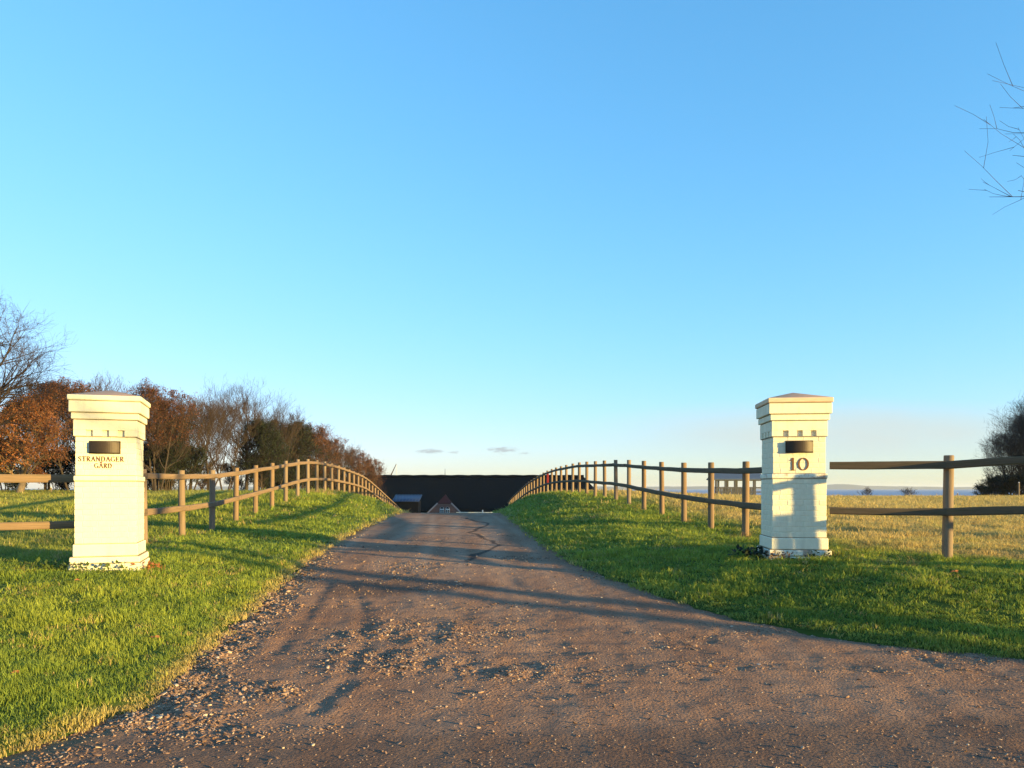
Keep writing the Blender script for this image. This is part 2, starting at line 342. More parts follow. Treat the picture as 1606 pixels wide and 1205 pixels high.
def axis(parts):
    out = []
    for a, b, s in parts: out.append(np.arange(a, b, s))
    return np.unique(np.round(np.concatenate(out), 4))
def geo(a, b, n): return list(np.geomspace(a, b, n))
xs = np.unique(np.concatenate([-np.array(geo(60, 3000, 26)), axis([(-60, -14, .7), (-14, 12, .16), (12, 70, .7)]), np.array(geo(70, 3000, 26))]))
ys = np.unique(np.concatenate([-np.array(geo(10, 3000, 18)), axis([(-10, 2, .8), (2, 20, .16), (20, 50, .4), (50, 130, 1.2)]), np.array(geo(130, 700, 40))]))
X, Y = np.meshgrid(xs, ys); sd = road_sd(X, Y)
Z = ground_z(X, Y, sd); Z = np.where(sd < .03, Z - .07 * np.clip((.03 - sd) / .1, 0, 1), Z)
nx, ny = len(xs), len(ys)
idx = np.arange(nx * ny).reshape(ny, nx)
q = np.stack([idx[:-1, :-1], idx[:-1, 1:], idx[1:, 1:], idx[1:, :-1]], -1).reshape(-1, 4)
me = mesh_np('ground', np.stack([X, Y, Z], -1), quads=q, mats=[M['meadow_soil']], smooth=True)
def dryness(x, y):
    er = np.maximum(0, x - fence_r(y)); el = np.maximum(0, fence_l(y) - x)
    ywing = np.where(x > 4.3, 10.6 - .72 * np.maximum(0, x - 5.2), 10.6)
    right = (x > 0) & (er > 0)
    d = np.where(right, ss(.15, 1.6, er) * ss(-.2, 1.2, y - ywing), 0)
    d = np.where(x < -3, np.maximum(d, ss(.3, 5, el) * .35 * fbm(x * .3, y * .3, 5)), d)
    return np.clip(d * (.80 + .5 * fbm(x * .25, y * .25, 31)), 0, 1)
at = me.attributes.new('dry', 'FLOAT', 'POINT'); at.data.foreach_set('value', dryness(X, Y).ravel().astype(np.float32))
kind(obj('ground', me), 'structure')

# driveway and public road surface
xs = np.unique(np.concatenate([axis([(-62, -7, 1.5), (-7, 8.5, .035), (8.5, 62, 1.5)])]))
ys = np.unique(np.concatenate([axis([(-8.5, 3, .8), (3, 15, .035), (15, 40, .12), (40, 113, .8)])]))
X, Y = np.meshgrid(xs, ys); sd = road_sd(X, Y)
cen = (xl(Y) + xr(Y)) / 2
off = X - (-1.2 + SL * (Y - 14))
nearw = np.clip((Y - 3.0) / 1.5, 0, 1)
drift = ss(.35, .75, fbm(X * .9 + 3, Y * .9, 41)) * ss(4.75, 5.05, Y + .18 * fbm(X * 2, Y * 2, 44)) * ss(9, 6.2, Y) * ss(1.0, -.4, X) * 1.0
edge_drift = ss(.75, .1, -sd) * ss(4.9, 6, Y) * ss(15, 10, Y) * (X < -1)
loose = np.clip(drift + edge_drift * .8 + .35 * ss(.55, .75, fbm(X * .7, Y * 1.6, 47)), 0, 1)
Zr = road_z(X, Y)
lane = np.exp(-((off + .95) / .28) ** 2) + np.exp(-((off - .85) / .28) ** 2)
Zr = Zr - .007 * lane * ss(6, 10, Y) * ss(42, 30, Y)
# curving wheel tracks near the mouth
for (xa, ya, xb, yb, xc, yc, w, dep) in ((-1.35, 5.2, -1.05, 6.9, -2.15, 10.2, .07, .009), (-2.1, 6.8, -2.2, 8.5, -2.5, 10.5, .07, .008), (4.2, 5.2, 1.2, 6.9, -.1, 10.5, .12, .007), (3.4, 4.4, .2, 5.9, -1.1, 9.5, .12, .006)):
    tt = np.linspace(0, 1, 24); px = (1 - tt) ** 2 * xa + 2 * tt * (1 - tt) * xb + tt ** 2 * xc; py = (1 - tt) ** 2 * ya + 2 * tt * (1 - tt) * yb + tt ** 2 * yc
    m = (Y > 4) & (Y < 12) & (X > -4) & (X < 6)
    d = np.full(X.shape, 9.0); d[m] = seg_dist(X[m], Y[m], list(zip(px, py)))
    dm = dep * (.35 + 1.1 * fbm(X * 2.3, Y * 2.3, 73)); d = d + (fbm(X * 4, Y * 4, 79) - .5) * .10
    Zr = Zr - dm * np.exp(-(d / w) ** 2) + dm * .6 * np.exp(-((d - 2 * w) / w) ** 2)
Zr = Zr + (fbm(X * 1.3, Y * 1.3, 51, 4) - .5) * (.035 - .022 * ss(9, 14, Y)) * nearw * ss(4.2, 5.6, Y) + (fbm(X * 5.5, Y * 5.5, 57, 3) - .5) * (.012 + .055 * loose) * nearw + (fbm(X * 13, Y * 13, 61, 2) - .5) * (.005 + .026 * loose) * nearw
Zr = Zr + (fbm(X * 1.1 + Y * .3, Y * 5.0, 67, 3) - .5) * .026 * ss(4.6, 5.4, Y) * ss(14, 9, Y) * ss(.3, .6, fbm(X * .6, Y * .6, 69))
Zr = Zr + .03 * drift * ss(4.8, 5.0, Y) * .6
Zr = np.where(sd > -.35, Zr - .03 * ss(-.35, .1, sd), Zr)
keep = sd < .28
idx = np.arange(X.size).reshape(X.shape)
fk = keep[:-1, :-1] | keep[1:, 1:] | keep[:-1, 1:] | keep[1:, :-1]
q = np.stack([idx[:-1, :-1], idx[:-1, 1:], idx[1:, 1:], idx[1:, :-1]], -1)[fk]
used = np.unique(q); remap = np.full(X.size, -1); remap[used] = np.arange(len(used)); q = remap[q]
me = mesh_np('driveway', np.stack([X, Y, Zr], -1).reshape(-1, 3)[used], quads=q, mats=[M['driveway']], smooth=True)
def cracks(x, y):
    """tar-filled meandering crack lines"""
    pts = [(-1.55, 24), (-.62, 20.5), (-.95, 17.5), (-.2, 14.6), (-.55, 13.3), (-.75, 12.2)]
    m = (y > 11) & (y < 26) & (np.abs(x) < 4); d = np.full(x.shape, 9.0)
    j = (vnoise(x * 4, y * 2, 77) - .5) * .16
    d[m] = seg_dist(x[m] + j[m], y[m], pts); a = ss(.075, .02, d) * (d < 5)
    pts = [(.5, 10.6), (1.0, 10.1), (1.6, 9.6)]; d2 = np.full(x.shape, 9.0); d2[m] = seg_dist(x[m] + j[m], y[m], pts)
    return np.maximum(a, ss(.06, .02, d2))
tar = np.clip(cracks(X, Y) * .9 + .55 * ss(.55, .7, fbm(X * .5, Y * 1.1, 71)) * ss(13.5, 9.5, Y) * ss(8.5, 10, Y), 0, 1)
tar = np.maximum(tar, .42 * ss(4.95, 4.6, Y - .10 * X * (X > 0)) )
edg = ss(-.5, .02, sd) * (.45 + .6 * fbm(X * 3, Y * 3, 81)) * (X < 0)
lanes = np.zeros_like(X)
for o_, w_ in ((-1.75, .12), (-1.0, .2), (-.45, .10), (.3, .16), (.95, .22), (1.45, .1)):
    lanes = np.maximum(lanes, np.exp(-((off - o_ - .12 * np.sin(Y * .21 + o_ * 3)) / w_) ** 2))
lanes = lanes * ss(8, 14, Y) * ss(.25, .7, fbm(X * .8, Y * .25, 83)) * .6
for nm, arr in (('lane', lanes), ('loose', loose), ('tar', tar), ('edge', np.clip(edg, 0, .85))):
    at = me.attributes.new(nm, 'FLOAT', 'POINT'); at.data.foreach_set('value', arr.ravel()[used].astype(np.float32))
kind(obj('driveway', me), 'structure')
LOOSE_FN = lambda x, y, s: np.clip(ss(.35, .75, fbm(x * .9 + 3, y * .9, 41)) * ss(4.75, 5.05, y + .18 * fbm(x * 2, y * 2, 44)) * ss(9, 6.2, y) * ss(1.0, -.4, x)
    + .8 * ss(.75, .1, -s) * ss(4.9, 6, y) * ss(15, 10, y) * (x < -1) + .35 * ss(.55, .75, fbm(x * .7, y * 1.6, 47)), 0, 1)
from mathutils.bvhtree import BVHTree
_rv = np.stack([X, Y, Zr], -1).reshape(-1, 3)[used]
def drive_z(x, y):
    """height of the built driveway grid by bilinear lookup"""
    i = np.clip(np.searchsorted(ys, y) - 1, 0, len(ys) - 2); j = np.clip(np.searchsorted(xs, x) - 1, 0, len(xs) - 2)
    fx = (x - xs[j]) / (xs[j + 1] - xs[j]); fy = (y - ys[i]) / (ys[i + 1] - ys[i])
    return (Zr[i, j] * (1 - fx) + Zr[i, j + 1] * fx) * (1 - fy) + (Zr[i + 1, j] * (1 - fx) + Zr[i + 1, j + 1] * fx) * fy

# sea and far shore
me = mesh_np('sea', [(-12000, 150, -7), (12000, 150, -7), (12000, 12000, -7), (-12000, 12000, -7)], quads=[[0, 1, 2, 3]], mats=[M['sea']])
kind(obj('sea', me), 'structure')
hx = np.linspace(-2500, 6500, 260); hy = np.linspace(0, 1, 9)
HX, HY = np.meshgrid(hx, hy)
prof = 13 + 12 * fbm(HX[0] / 900, HX[0] * 0, 5, 4) + 16 * np.exp(-((hx - 2480) / 130) ** 2) + 6 * np.exp(-((hx - 2700) / 300) ** 2) + 3.5 * (vnoise(hx / 45, hx * 0, 8) - .5)
HZ = -9 + (prof[None, :] + 4 + 2 * vnoise(HX / 60, HY * 7, 6)) * np.sin(HY * math.pi * .98) ** .7
idx = np.arange(HX.size).reshape(HX.shape); q = np.stack([idx[:-1, :-1], idx[:-1, 1:], idx[1:, 1:], idx[1:, :-1]], -1).reshape(-1, 4)
kind(obj('far_shore_hills', mesh_np('far_shore_hills', np.stack([HX, 5400 + HY * 900, HZ], -1), quads=q, mats=[M['far_land']], smooth=True)), 'structure')

# ------------------------------------------------------------------ gate pillars
def glyph(ch):
    """strokes (polyline, widths) in a unit-height box, serif style; returns strokes, advance"""
    T, t = .15, .065
    def arc(cx, cy, rx, ry, a0, a1, n=14, wf=None):
        ps = [(cx + rx * math.cos(R(a0 + (a1 - a0) * i / n)), cy + ry * math.sin(R(a0 + (a1 - a0) * i / n))) for i in range(n + 1)]
        ws = [t + (T - t) * abs(math.cos(R(a0 + (a1 - a0) * i / n))) ** 1.5 for i in range(n + 1)]
        return (ps, ws)
    def L(x0, y0, x1, y1, w): return ([(x0, y0), (x1, y1)], [w, w])
    def serif(x, y, w=.26): return L(x - w / 2, y, x + w / 2, y, .05)
    if ch == 'S': return [([(.50, .80), (.42, .94), (.28, .97), (.13, .88), (.11, .72), (.25, .57), (.40, .46), (.52, .32), (.48, .12), (.30, .03), (.14, .07), (.07, .22)], [.05, .06, .07, .10, .13, .15, .16, .14, .11, .07, .06, .05]), L(.51, .72, .51, .95, .045), L(.07, .06, .07, .30, .045)], .62
    if ch == 'T': return [L(.36, 0, .36, .97, T), L(.03, .96, .69, .96, .06), L(.05, .80, .05, .97, .05), L(.67, .80, .67, .97, .05), serif(.36, .025, .30)], .72
    if ch == 'R': return [L(.16, 0, .16, .97, T), L(.16, .96, .36, .96, .06), arc(.36, .74, .22, .22, 90, -90), L(.16, .51, .36, .51, .06), L(.38, .50, .68, .02, .13), serif(.16, .025), serif(.70, .025, .18), serif(.10, .965, .2)], .76
    if ch == 'A': return [L(.08, .02, .40, .98, .065), L(.40, .98, .74, .02, .145), L(.20, .36, .60, .36, .055), serif(.08, .025, .24), serif(.74, .025, .28)], .82
    if ch == 'Å': return [*glyph('A')[0], arc(.40, 1.15, .10, .10, 0, 360)], .82
    if ch == 'N': return [L(.12, .02, .12, .97, .065), L(.10, .97, .72, .02, .15), L(.72, .02, .72, .97, .065), serif(.12, .025, .24), serif(.72, .965, .24), serif(.06, .965, .2)], .86
    if ch == 'D': return [L(.15, 0, .15, .97, T), L(.15, .96, .34, .96, .06), L(.15, .03, .34, .03, .06), arc(.34, .495, .38, .465, 90, -90, 18), serif(.10, .025, .2), serif(.10, .965, .2)], .82
    if ch == 'G': return [arc(.44, .50, .36, .46, 50, 320, 22), L(.73, .03, .73, .44, .12), serif(.72, .44, .26), L(.68, .74, .68, .92, .05)], .86
    if ch == 'E': return [L(.15, 0, .15, .97, T), L(.15, .96, .56, .96, .06), L(.15, .51, .46, .51, .055), L(.15, .03, .60, .03, .06), L(.55, .80, .55, .97, .05), L(.59, .02, .59, .20, .05), L(.46, .42, .46, .60, .045), serif(.09, .965, .18), serif(.09, .025, .18)], .68
    if ch == '1': return [L(.26, .03, .26, .97, .17), ([(.26, .95), (.14, .80), (.03, .76)], [.10, .07, .05]), serif(.26, .025, .36)], .56
    if ch == '0': return [arc(.46, .49, .39, .455, 0, 360, 30)], .92
    return [], .4
def letter_mesh(ch, h, m, depth=.006):
    bm = bmesh.new(); st, adv = glyph(ch)
    for k, (ps, ws) in enumerate(st):
        Ls, Rs = [], []
        for i, (p, w) in enumerate(zip(ps, ws)):
            a = Vector(ps[max(i - 1, 0)]); b = Vector(ps[min(i + 1, len(ps) - 1)]); d = (b - a).normalized(); nrm = Vector((-d.y, d.x))
            Ls.append(Vector(p) + nrm * w / 2); Rs.append(Vector(p) - nrm * w / 2)
        dz = depth + .0006 * k
        for i in range(len(ps) - 1):
            c = [Ls[i], Rs[i], Rs[i + 1], Ls[i + 1]]
            fr = [bm.verts.new((v.x * h, -dz, v.y * h)) for v in c]; bk = [bm.verts.new((v.x * h, .002, v.y * h)) for v in c]
            bm.faces.new(fr)
            for a in range(4): bm.faces.new((fr[a], bk[a], bk[(a + 1) % 4], fr[(a + 1) % 4]))
    bmesh.ops.recalc_face_normals(bm, faces=bm.faces)
    return bm_mesh('letter', bm, m), adv * h
def brick_data(L, D, H, m, bev=.004):
    key = (round(L, 3), round(D, 3), round(H, 3), m.name)
    if key not in brick_data.c:
        bm = bmesh.new(); box_bm(bm, -L / 2, L / 2, -D / 2, D / 2, -H / 2, H / 2, bev); brick_data.c[key] = bm_mesh('brick', bm, m)
    return brick_data.c[key]
brick_data.c = {}
def brick_courses(P, half, z0, z1, m, relief, seed, parent_part):
    rr = random.Random(seed); n = max(1, round((z1 - z0) / .0735)); ch = (z1 - z0) / n; D = .10; j = .006
    for k in range(n):
        zc = z0 + (k + .5) * ch
        for face in range(4):
            full = (face % 2 == 0) == (k % 2 == 0)
            span = 2 * half if full else 2 * half - 2 * D
            nb = 4 if full else 3
            cuts = np.linspace(-span / 2, span / 2, nb + 1) if not full else np.array([-span / 2, -span / 2 + span * .14, -span / 2 + span * .43, -span / 2 + span * .72, span / 2])
            if (k // 2) % 2 and full: cuts = -cuts[::-1]
            for a, b in zip(cuts[:-1], cuts[1:]):
                L = b - a - j; pr = rr.uniform(-relief, relief)
                o = bpy.data.objects.new('brick', brick_data(L, D, ch - j, m, .0035))
                c = (a + b) / 2; dd = half - D / 2 + pr
                ang = face * math.pi / 2
                v = Matrix.Rotation(ang, 3, 'Z') @ Vector((c, -dd, zc)); o.location = v
                o.rotation_euler = (rr.uniform(-.004, .004), rr.uniform(-.006, .006), ang + rr.uniform(-.003, .003))
                COL.objects.link(o); o.parent = parent_part
def tier(P, name, m, half, z0, z1, bev=.008): return box(name, m, -half, half, -half, half, z0, z1, P, bev)
def pillar(loc, rz, label, text, seed, relief, worn):
    P = empty('gate_pillar', loc, rz); P.scale = (.885, .885, 1); tag(P, label, 'pillar')
    pm = M['paint_old'] if worn else M['paint']; wm = M['paint_worn'] if worn else M['paint']
    tier(P, 'plinth', wm, .478 if worn else .470, -.30, .0475, .012)
    tier(P, 'plinth', wm, .455, .0565, .1325, .010)
    pl = tier(P, 'plinth', pm, .420, .1415, .2945, .010)
    core = tier(P, 'shaft', pm, .4 - .004 - relief * .4, .2965, 1.0965, .004)
    brick_courses(P, .400, .302, 1.094, pm, relief, seed, core)
    tier(P, 'string_course', wm if worn else pm, .412, 1.0985, 1.1615, .010)
    core2 = tier(P, 'shaft', pm, .390 - .004 - relief * .4, 1.163, 1.664, .004)
    brick_courses(P, .390, 1.167, 1.66, pm, relief * .6, seed + 3, core2)
    # dentil frieze: upper band plus four dentils per face with recesses between
    tier(P, 'frieze', pm, .412, 1.742, 1.870, .005)
    tier(P, 'frieze', pm, .374, 1.6655, 1.744, .002)
    edges = [(-.412, -.250), (-.165, -.043), (.043, .160), (.245, .412)]
    for face in range(4):
        rot = Matrix.Rotation(face * math.pi / 2, 4, 'Z')
        for (a, b) in edges:
            if face % 2 and abs(a) > .3: a = -.3719
            if face % 2 and abs(b) > .3: b = .3719
            bm = bmesh.new(); box_bm(bm, a, b, -.4115, -.372, 1.6655, 1.744, .004); bm.transform(rot); obj('dentil', bm_mesh('dentil', bm, pm), P)
    tier(P, 'cornice', pm, .437, 1.879, 1.9565, .007)
    tier(P, 'cornice', pm, .463, 1.9655, 2.1065, .007)
    # cap slab with shallow pyramid
    sl = tier(P, 'cap_slab', M['cap_slab'] if worn else M['paint'], .480, 2.1155, 2.180, .010)
    h = .470; v = [(-h, -h, 2.1805), (h, -h, 2.1805), (h, h, 2.1805), (-h, h, 2.1805), (0, 0, 2.295)]
    obj('cap_top', mesh_np('cap_top', v, tris=[[0, 1, 4], [1, 2, 4], [2, 3, 4], [3, 0, 4]], mats=[M['cap_top']]), P)
    for hh, zz in ((.462, .052), (.446, .137), (.409, .299), (.404, 1.094), (.386, 1.166), (.403, 1.661), (.404, 1.8745), (.429, 1.961), (.455, 2.111)):
        box('mortar_joint', M['mortar'], -hh - .0, hh + .0, -hh, hh, zz - .0045, zz + .0045, P)
    # letterbox with bowed front
    lx = text['box'] ; w, dpt, z0, z1 = .385, .115, 1.452, 1.600
    bm = bmesh.new(); n = 14; ring = []
    for i in range(n + 1):
        a = -1 + 2 * i / n; ring.append((lx + a * w / 2, -.388 - dpt * (1 - .55 * a * a) * (1 if 0 < i < n else 1)))
    ring = [(lx - w / 2, -.385)] + ring + [(lx + w / 2, -.385)]
    top = [bm.verts.new((x, y, z1 - .012 * ((x - lx) / (w / 2)) ** 2)) for x, y in ring]; bot = [bm.verts.new((x, y, z0 + .006 * ((x - lx) / (w / 2)) ** 2)) for x, y in ring]
    bm.faces.new(top); bm.faces.new(bot[::-1])
    for i in range(len(ring)): bm.faces.new((top[i], bot[i], bot[(i + 1) % len(ring)], top[(i + 1) % len(ring)]))
    bmesh.ops.recalc_face_normals(bm, faces=bm.faces)
    lb = obj('letterbox', bm_mesh('letterbox', bm, M['bronze']), P)
    bm = bmesh.new(); box_bm(bm, lx - w / 2 - .012, lx + w / 2 + .012, -.397, -.386, z0 - .010, z1 + .008, .003); obj('backplate', bm_mesh('backplate', bm, M['bronze']), lb)
    # lettering
    for line, zc, h, cx in text['lines']:
        ms = [letter_mesh(c, h, M['letter']) for c in line]; gap = text.get('gap', .14) * h
        tot = sum(a for _, a in ms) + gap * (len(ms) - 1); x = cx - tot / 2
        for (me, adv) in ms:
            o = obj('letter', me, P, (x, -.3945, zc)); x += adv + gap
    return P
AZ_L, AZ_R = 162.0, 186.0
LP = (-5.28, 10.12); RP = (3.905, 10.70)
lpz, rpz = .545, .585
pillar((LP[0], LP[1], lpz), R(180 - AZ_L), 'white painted brick pillar lettered STRANDAGER GÅRD on the left of the driveway', dict(box=-.01, gap=.13, lines=[('STRANDAGER', 1.345, .066, -.055), ('GÅRD', 1.262, .062, -.03)]), 11, .0006, False)
pillar((RP[0], RP[1], rpz), R(180 - AZ_R), 'weathered white brick pillar with house number 10 on the right of the driveway', dict(box=.0, gap=.12, lines=[('10', 1.205, .175, .0)]), 29, .0020, True)

# ------------------------------------------------------------------ fences
def post_mesh(seed, h=1.36, r=.063):
    rr = random.Random(seed); bm = bmesh.new(); n = 12; rings = []
    lx, ly = rr.uniform(-.012, .012), rr.uniform(-.012, .012)
    for z, s in ((-.45, 1.03), (0, 1.02), (.35, 1.0), (.75, .985), (h - .012, .965), (h, .90)):
        ring = []
        for i in range(n):
            a = 2 * math.pi * i / n; q = r * s * (1 + .03 * math.sin(3 * a + seed) + rr.uniform(-.015, .015))
            ring.append(bm.verts.new((q * math.cos(a) + lx * z, q * math.sin(a) + ly * z, z)))
        rings.append(ring)
    for a, b in zip(rings[:-1], rings[1:]):
        for i in range(n): f = bm.faces.new((a[i], a[(i + 1) % n], b[(i + 1) % n], b[i])); f.smooth = True
    bm.faces.new(rings[-1])
    return bm_mesh('post', bm, M['wood'])
POSTS = [post_mesh(k) for k in range(6)]
def rail_between(parent, a, b, w, h, seed, ext0=.0, ext1=.0, mat='rail_wood'):
    """a bar from a to b (world), as a part"""
    rr = random.Random(seed); A, B = Vector(a), Vector(b); d = (B - A); L = d.length; d.normalize()
    A = A - d * ext0; B = B + d * ext1; L = (B - A).length
    up = Vector((0, 0, 1)); side = d.cross(up).normalized(); up2 = side.cross(d).normalized()
    n = 8; secs = 7; bm = bmesh.new(); rings = []
    ph = rr.uniform(0, 6); am = rr.uniform(.001, .005)
    for k in range(secs):
        t = k / (secs - 1); off = up2 * (am * math.sin(t * 5 + ph)) + side * (am * math.cos(t * 4 + ph)); taper = 1 + rr.uniform(-.04, .04)
        ring = []
        for i in range(n):
            an = 2 * math.pi * (i + .5) / n; c, s = math.cos(an), math.sin(an)
            e = .42
            px = math.copysign(abs(c) ** e, c) * w / 2 * taper; pz = math.copysign(abs(s) ** e, s) * h / 2 * taper
            ring.append(bm.verts.new(Vector((t * L - L / 2, px, pz)) + Vector((0, off.dot(side), off.dot(up2)))))
        rings.append(ring)
    for r0, r1 in zip(rings[:-1], rings[1:]):
        for i in range(n): bm.faces.new((r0[i], r0[(i + 1) % n], r1[(i + 1) % n], r1[i]))
    bm.faces.new(rings[0][::-1]); bm.faces.new(rings[-1]); bmesh.ops.recalc_face_normals(bm, faces=bm.faces)
    o = obj('rail', bm_mesh('rail', bm, M[mat]))
    m = Matrix((d, side, up2)).transposed().to_4x4(); m.translation = (A + B) / 2
    o.matrix_world = m; o.parent = parent; return o
def fence(label, pts, zs, side_off, rails=(1.235, .63), hs=None, start_ext=.12, end_ext=.12, seed=0, rail_dim=(.07, .105), skip_first_post=False, post_r=1.0, rail_mat='rail_wood'):
    F = empty('post_and_rail_fence', (0, 0, 0)); tag(F, label, 'fence')
    n = len(pts)
    for k, ((x, y), z) in enumerate(zip(pts, zs)):
        if not (skip_first_post and k == 0):
            o = obj('post', POSTS[(k * 5 + seed) % 6], F, (x, y, z), (0, 0, (k * 2.4 + seed) % 6.28)); o.scale = (post_r, post_r, (hs[k] if hs else 1.0))
    for ri, rh in enumerate(rails):
        for k in range(n - 1):
            (x0, y0), (x1, y1) = pts[k], pts[k + 1]
            d = Vector((x1 - x0, y1 - y0)).normalized(); nr = Vector((-d.y, d.x)) * side_off
            rr = random.Random(seed * 991 + k * 7 + ri)
            w = .004 * (k % 2); last = k == n - 2
            if k == 0 or True:
                a = (x0 + nr.x * (1 + w), y0 + nr.y * (1 + w), zs[k] + rh + .004 * math.sin(k * 1.7 + ri + seed)); b = (x1 + nr.x * (1 + w), y1 + nr.y * (1 + w), zs[k + 1] + rh + .004 * math.sin((k + 1) * 1.7 + ri + seed))
            rail_between(F, a, b, rail_dim[0], rail_dim[1] * rr.uniform(.92, 1.06), seed * 100 + k * 2 + ri, start_ext if k == 0 else -.003, end_ext if last else -.003, rail_mat)
    return F
lp = [(-6.40 - .1413 * k, 14.92 + 1.845 * k) for k in range(-1, 35)]; lz = [float(tab(T_LF, np.array(y))) for x, y in lp]
fence('long wooden post and rail fence running over the bank left of the driveway', lp, lz, -.10, seed=1, start_ext=.18)
rp = [(4.17 - .1358 * k, 13.74 + 1.845 * k) for k in range(-1, 34)]; rz_ = [float(tab(T_RF, np.array(y))) for x, y in rp]
FR = fence('long wooden post and rail fence running over the bank right of the driveway', rp, rz_, .10, seed=2, hs=[1.03] * 40, rail_mat='rail_shaded')
# wings beside the pillars, curving towards the public road
wing_r = [(4.30, 10.42), (5.62, 9.93), (6.81, 8.69), (8.0, 7.05), (9.9, 6.75), (11.9, 6.55), (13.9, 6.45)]
wz = [.62, .615, .69, .58, .5, .46, .44]
fence('wooden two-rail fence from the number 10 pillar out of the right edge', wing_r, wz, -.09, seed=3, start_ext=.0, skip_first_post=True, hs=[1.0] * 9, rail_dim=(.06, .105), post_r=1.0, rail_mat='rail_shaded')
wing_l = [(-5.72, 10.28), (-7.45, 9.15), (-9.0, 8.0), (-10.6, 7.0)]
fence('wooden two-rail fence from the lettered pillar out of the left edge', wing_l, [.445, .44, .38, .32], .09, seed=4, start_ext=.0, skip_first_post=True)

# ------------------------------------------------------------------ trees
def tubes(branches, sides):
    V, Q, base = [], [], 0
    for pts, rad, lv in branches:
        n = sides[min(lv, len(sides) - 1)]; P = np.asarray(pts); k = len(P)
        T = np.gradient(P, axis=0); T /= np.linalg.norm(T, axis=1, keepdims=True) + 1e-9
        ref = np.array([0, 0, 1.0]) if abs(T[0, 2]) < .8 else np.array([1.0, 0, 0])
        A = np.cross(T, ref); A /= np.linalg.norm(A, axis=1, keepdims=True) + 1e-9; B = np.cross(T, A)
        an = 2 * np.pi * np.arange(n) / n
        ring = P[:, None, :] + np.asarray(rad)[:, None, None] * (np.cos(an)[None, :, None] * A[:, None, :] + np.sin(an)[None, :, None] * B[:, None, :])
        V.append(ring.reshape(-1, 3)); i = np.arange(k * n).reshape(k, n) + base
        j = np.roll(i, -1, 1); Q.append(np.stack([i[:-1], j[:-1], j[1:], i[1:]], -1).reshape(-1, 4)); base += k * n
    return np.concatenate(V), np.concatenate(Q)
def grow_tree(seed, H=8, stems=1, r0=.16, n1=14, n2=8, n3=6, n4=3, first=.2, spread=.45, up=.25, droop=0, wob=.16, lf=1.0, twig_r=.007, shape='round', lean=(0, 0)):
    g = np.random.default_rng(seed); out = []
    def branch(p, d, L, r, lv, k):
        pts = [p]; rad = [r]; d = d / np.linalg.norm(d); st = L / k
        for i in range(k):
            d = d + g.normal(0, wob * (.5 if lv == 0 else 1), 3) + np.array([0, 0, (up if lv else .12) * .35 - droop * lv * .05]); d /= np.linalg.norm(d)
            p = p + d * st; pts.append(p); rad.append(max(r * (1 - .85 * (i + 1) / k), twig_r * .5))
        out.append((np.array(pts), np.array(rad), lv)); return np.array(pts), np.array(rad)
    def side(d, ang):
        a = g.normal(0, 1, 3); a -= d * a.dot(d); a /= np.linalg.norm(a) + 1e-9; return d * math.cos(ang) + a * math.sin(ang)
    def kids(pts, rad, lv, n, L, f0=.25):
        for _ in range(n):
            t = f0 + (1 - f0) * g.random() ** .8; x = t * (len(pts) - 1); i = min(int(x), len(pts) - 2); fr = x - i
            p = pts[i] * (1 - fr) + pts[i + 1] * fr; r = rad[i] * (1 - fr) + rad[i + 1] * fr
            d = pts[i + 1] - pts[i]; d /= np.linalg.norm(d)
            nd = side(d, g.uniform(.45, .95)); nd[2] += up
            ll = L * g.uniform(.6, 1.15) * (1.15 - .55 * t)
            yield p, nd, ll, max(r * .6, twig_r), t
    for s in range(stems):
        a = g.uniform(0, 6.28); off = 0 if stems == 1 else g.uniform(.1, .45)
        d0 = np.array([math.cos(a) * off * .7 + lean[0], math.sin(a) * off * .7 + lean[1], 1.0])
        p0 = np.array([math.cos(a) * off * .5, math.sin(a) * off * .5, -.25])
        h = H * (g.uniform(.78, .98) if stems > 1 else .93)
        tp, tr = branch(p0, d0, h, r0 * g.uniform(.8, 1.1) / (stems ** .35), 0, 9)
        for q in range(n1):
            t = first + (1 - first) * (q + g.random()) / n1; x = t * 9; i = min(int(x), 8); fr = x - i
            p = tp[i] * (1 - fr) + tp[i + 1] * fr; rr = tr[i] * (1 - fr) + tr[i + 1] * fr
            an = q * 2.4 + g.uniform(-.5, .5); tilt = g.uniform(.2, .7) + up + .5 * t
            d = np.array([math.cos(an), math.sin(an), tilt])
            env = math.sin(math.pi * min(1, .22 + .75 * (t - first) / (1 - first))) if shape == 'round' else (1.1 - .85 * t if shape == 'cone' else .55 + .6 * t)
            L = H * spread * max(.25, env) * g.uniform(.8, 1.15)
            b1, r1 = branch(p, d, L, min(rr * .65, r0 * .5), 1, 6)
            for (p2, d2, L2, rr2, t2) in kids(b1, r1, 2, n2, L * .55 * lf):
                b2, r2 = branch(p2, d2, L2, rr2, 2, 4)
                for (p3, d3, L3, rr3, t3) in kids(b2, r2, 3, n3, L2 * .62 * lf, .2):
                    b3, r3 = branch(p3, d3, L3, max(min(rr3, .012), twig_r), 3, 3)
                    for (p4, d4, L4, rr4, t4) in kids(b3, r3, 4, n4, L3 * .66 * lf, .15):
                        branch(p4, d4, max(L4, .12), twig_r * .85, 4, 2)
    return out
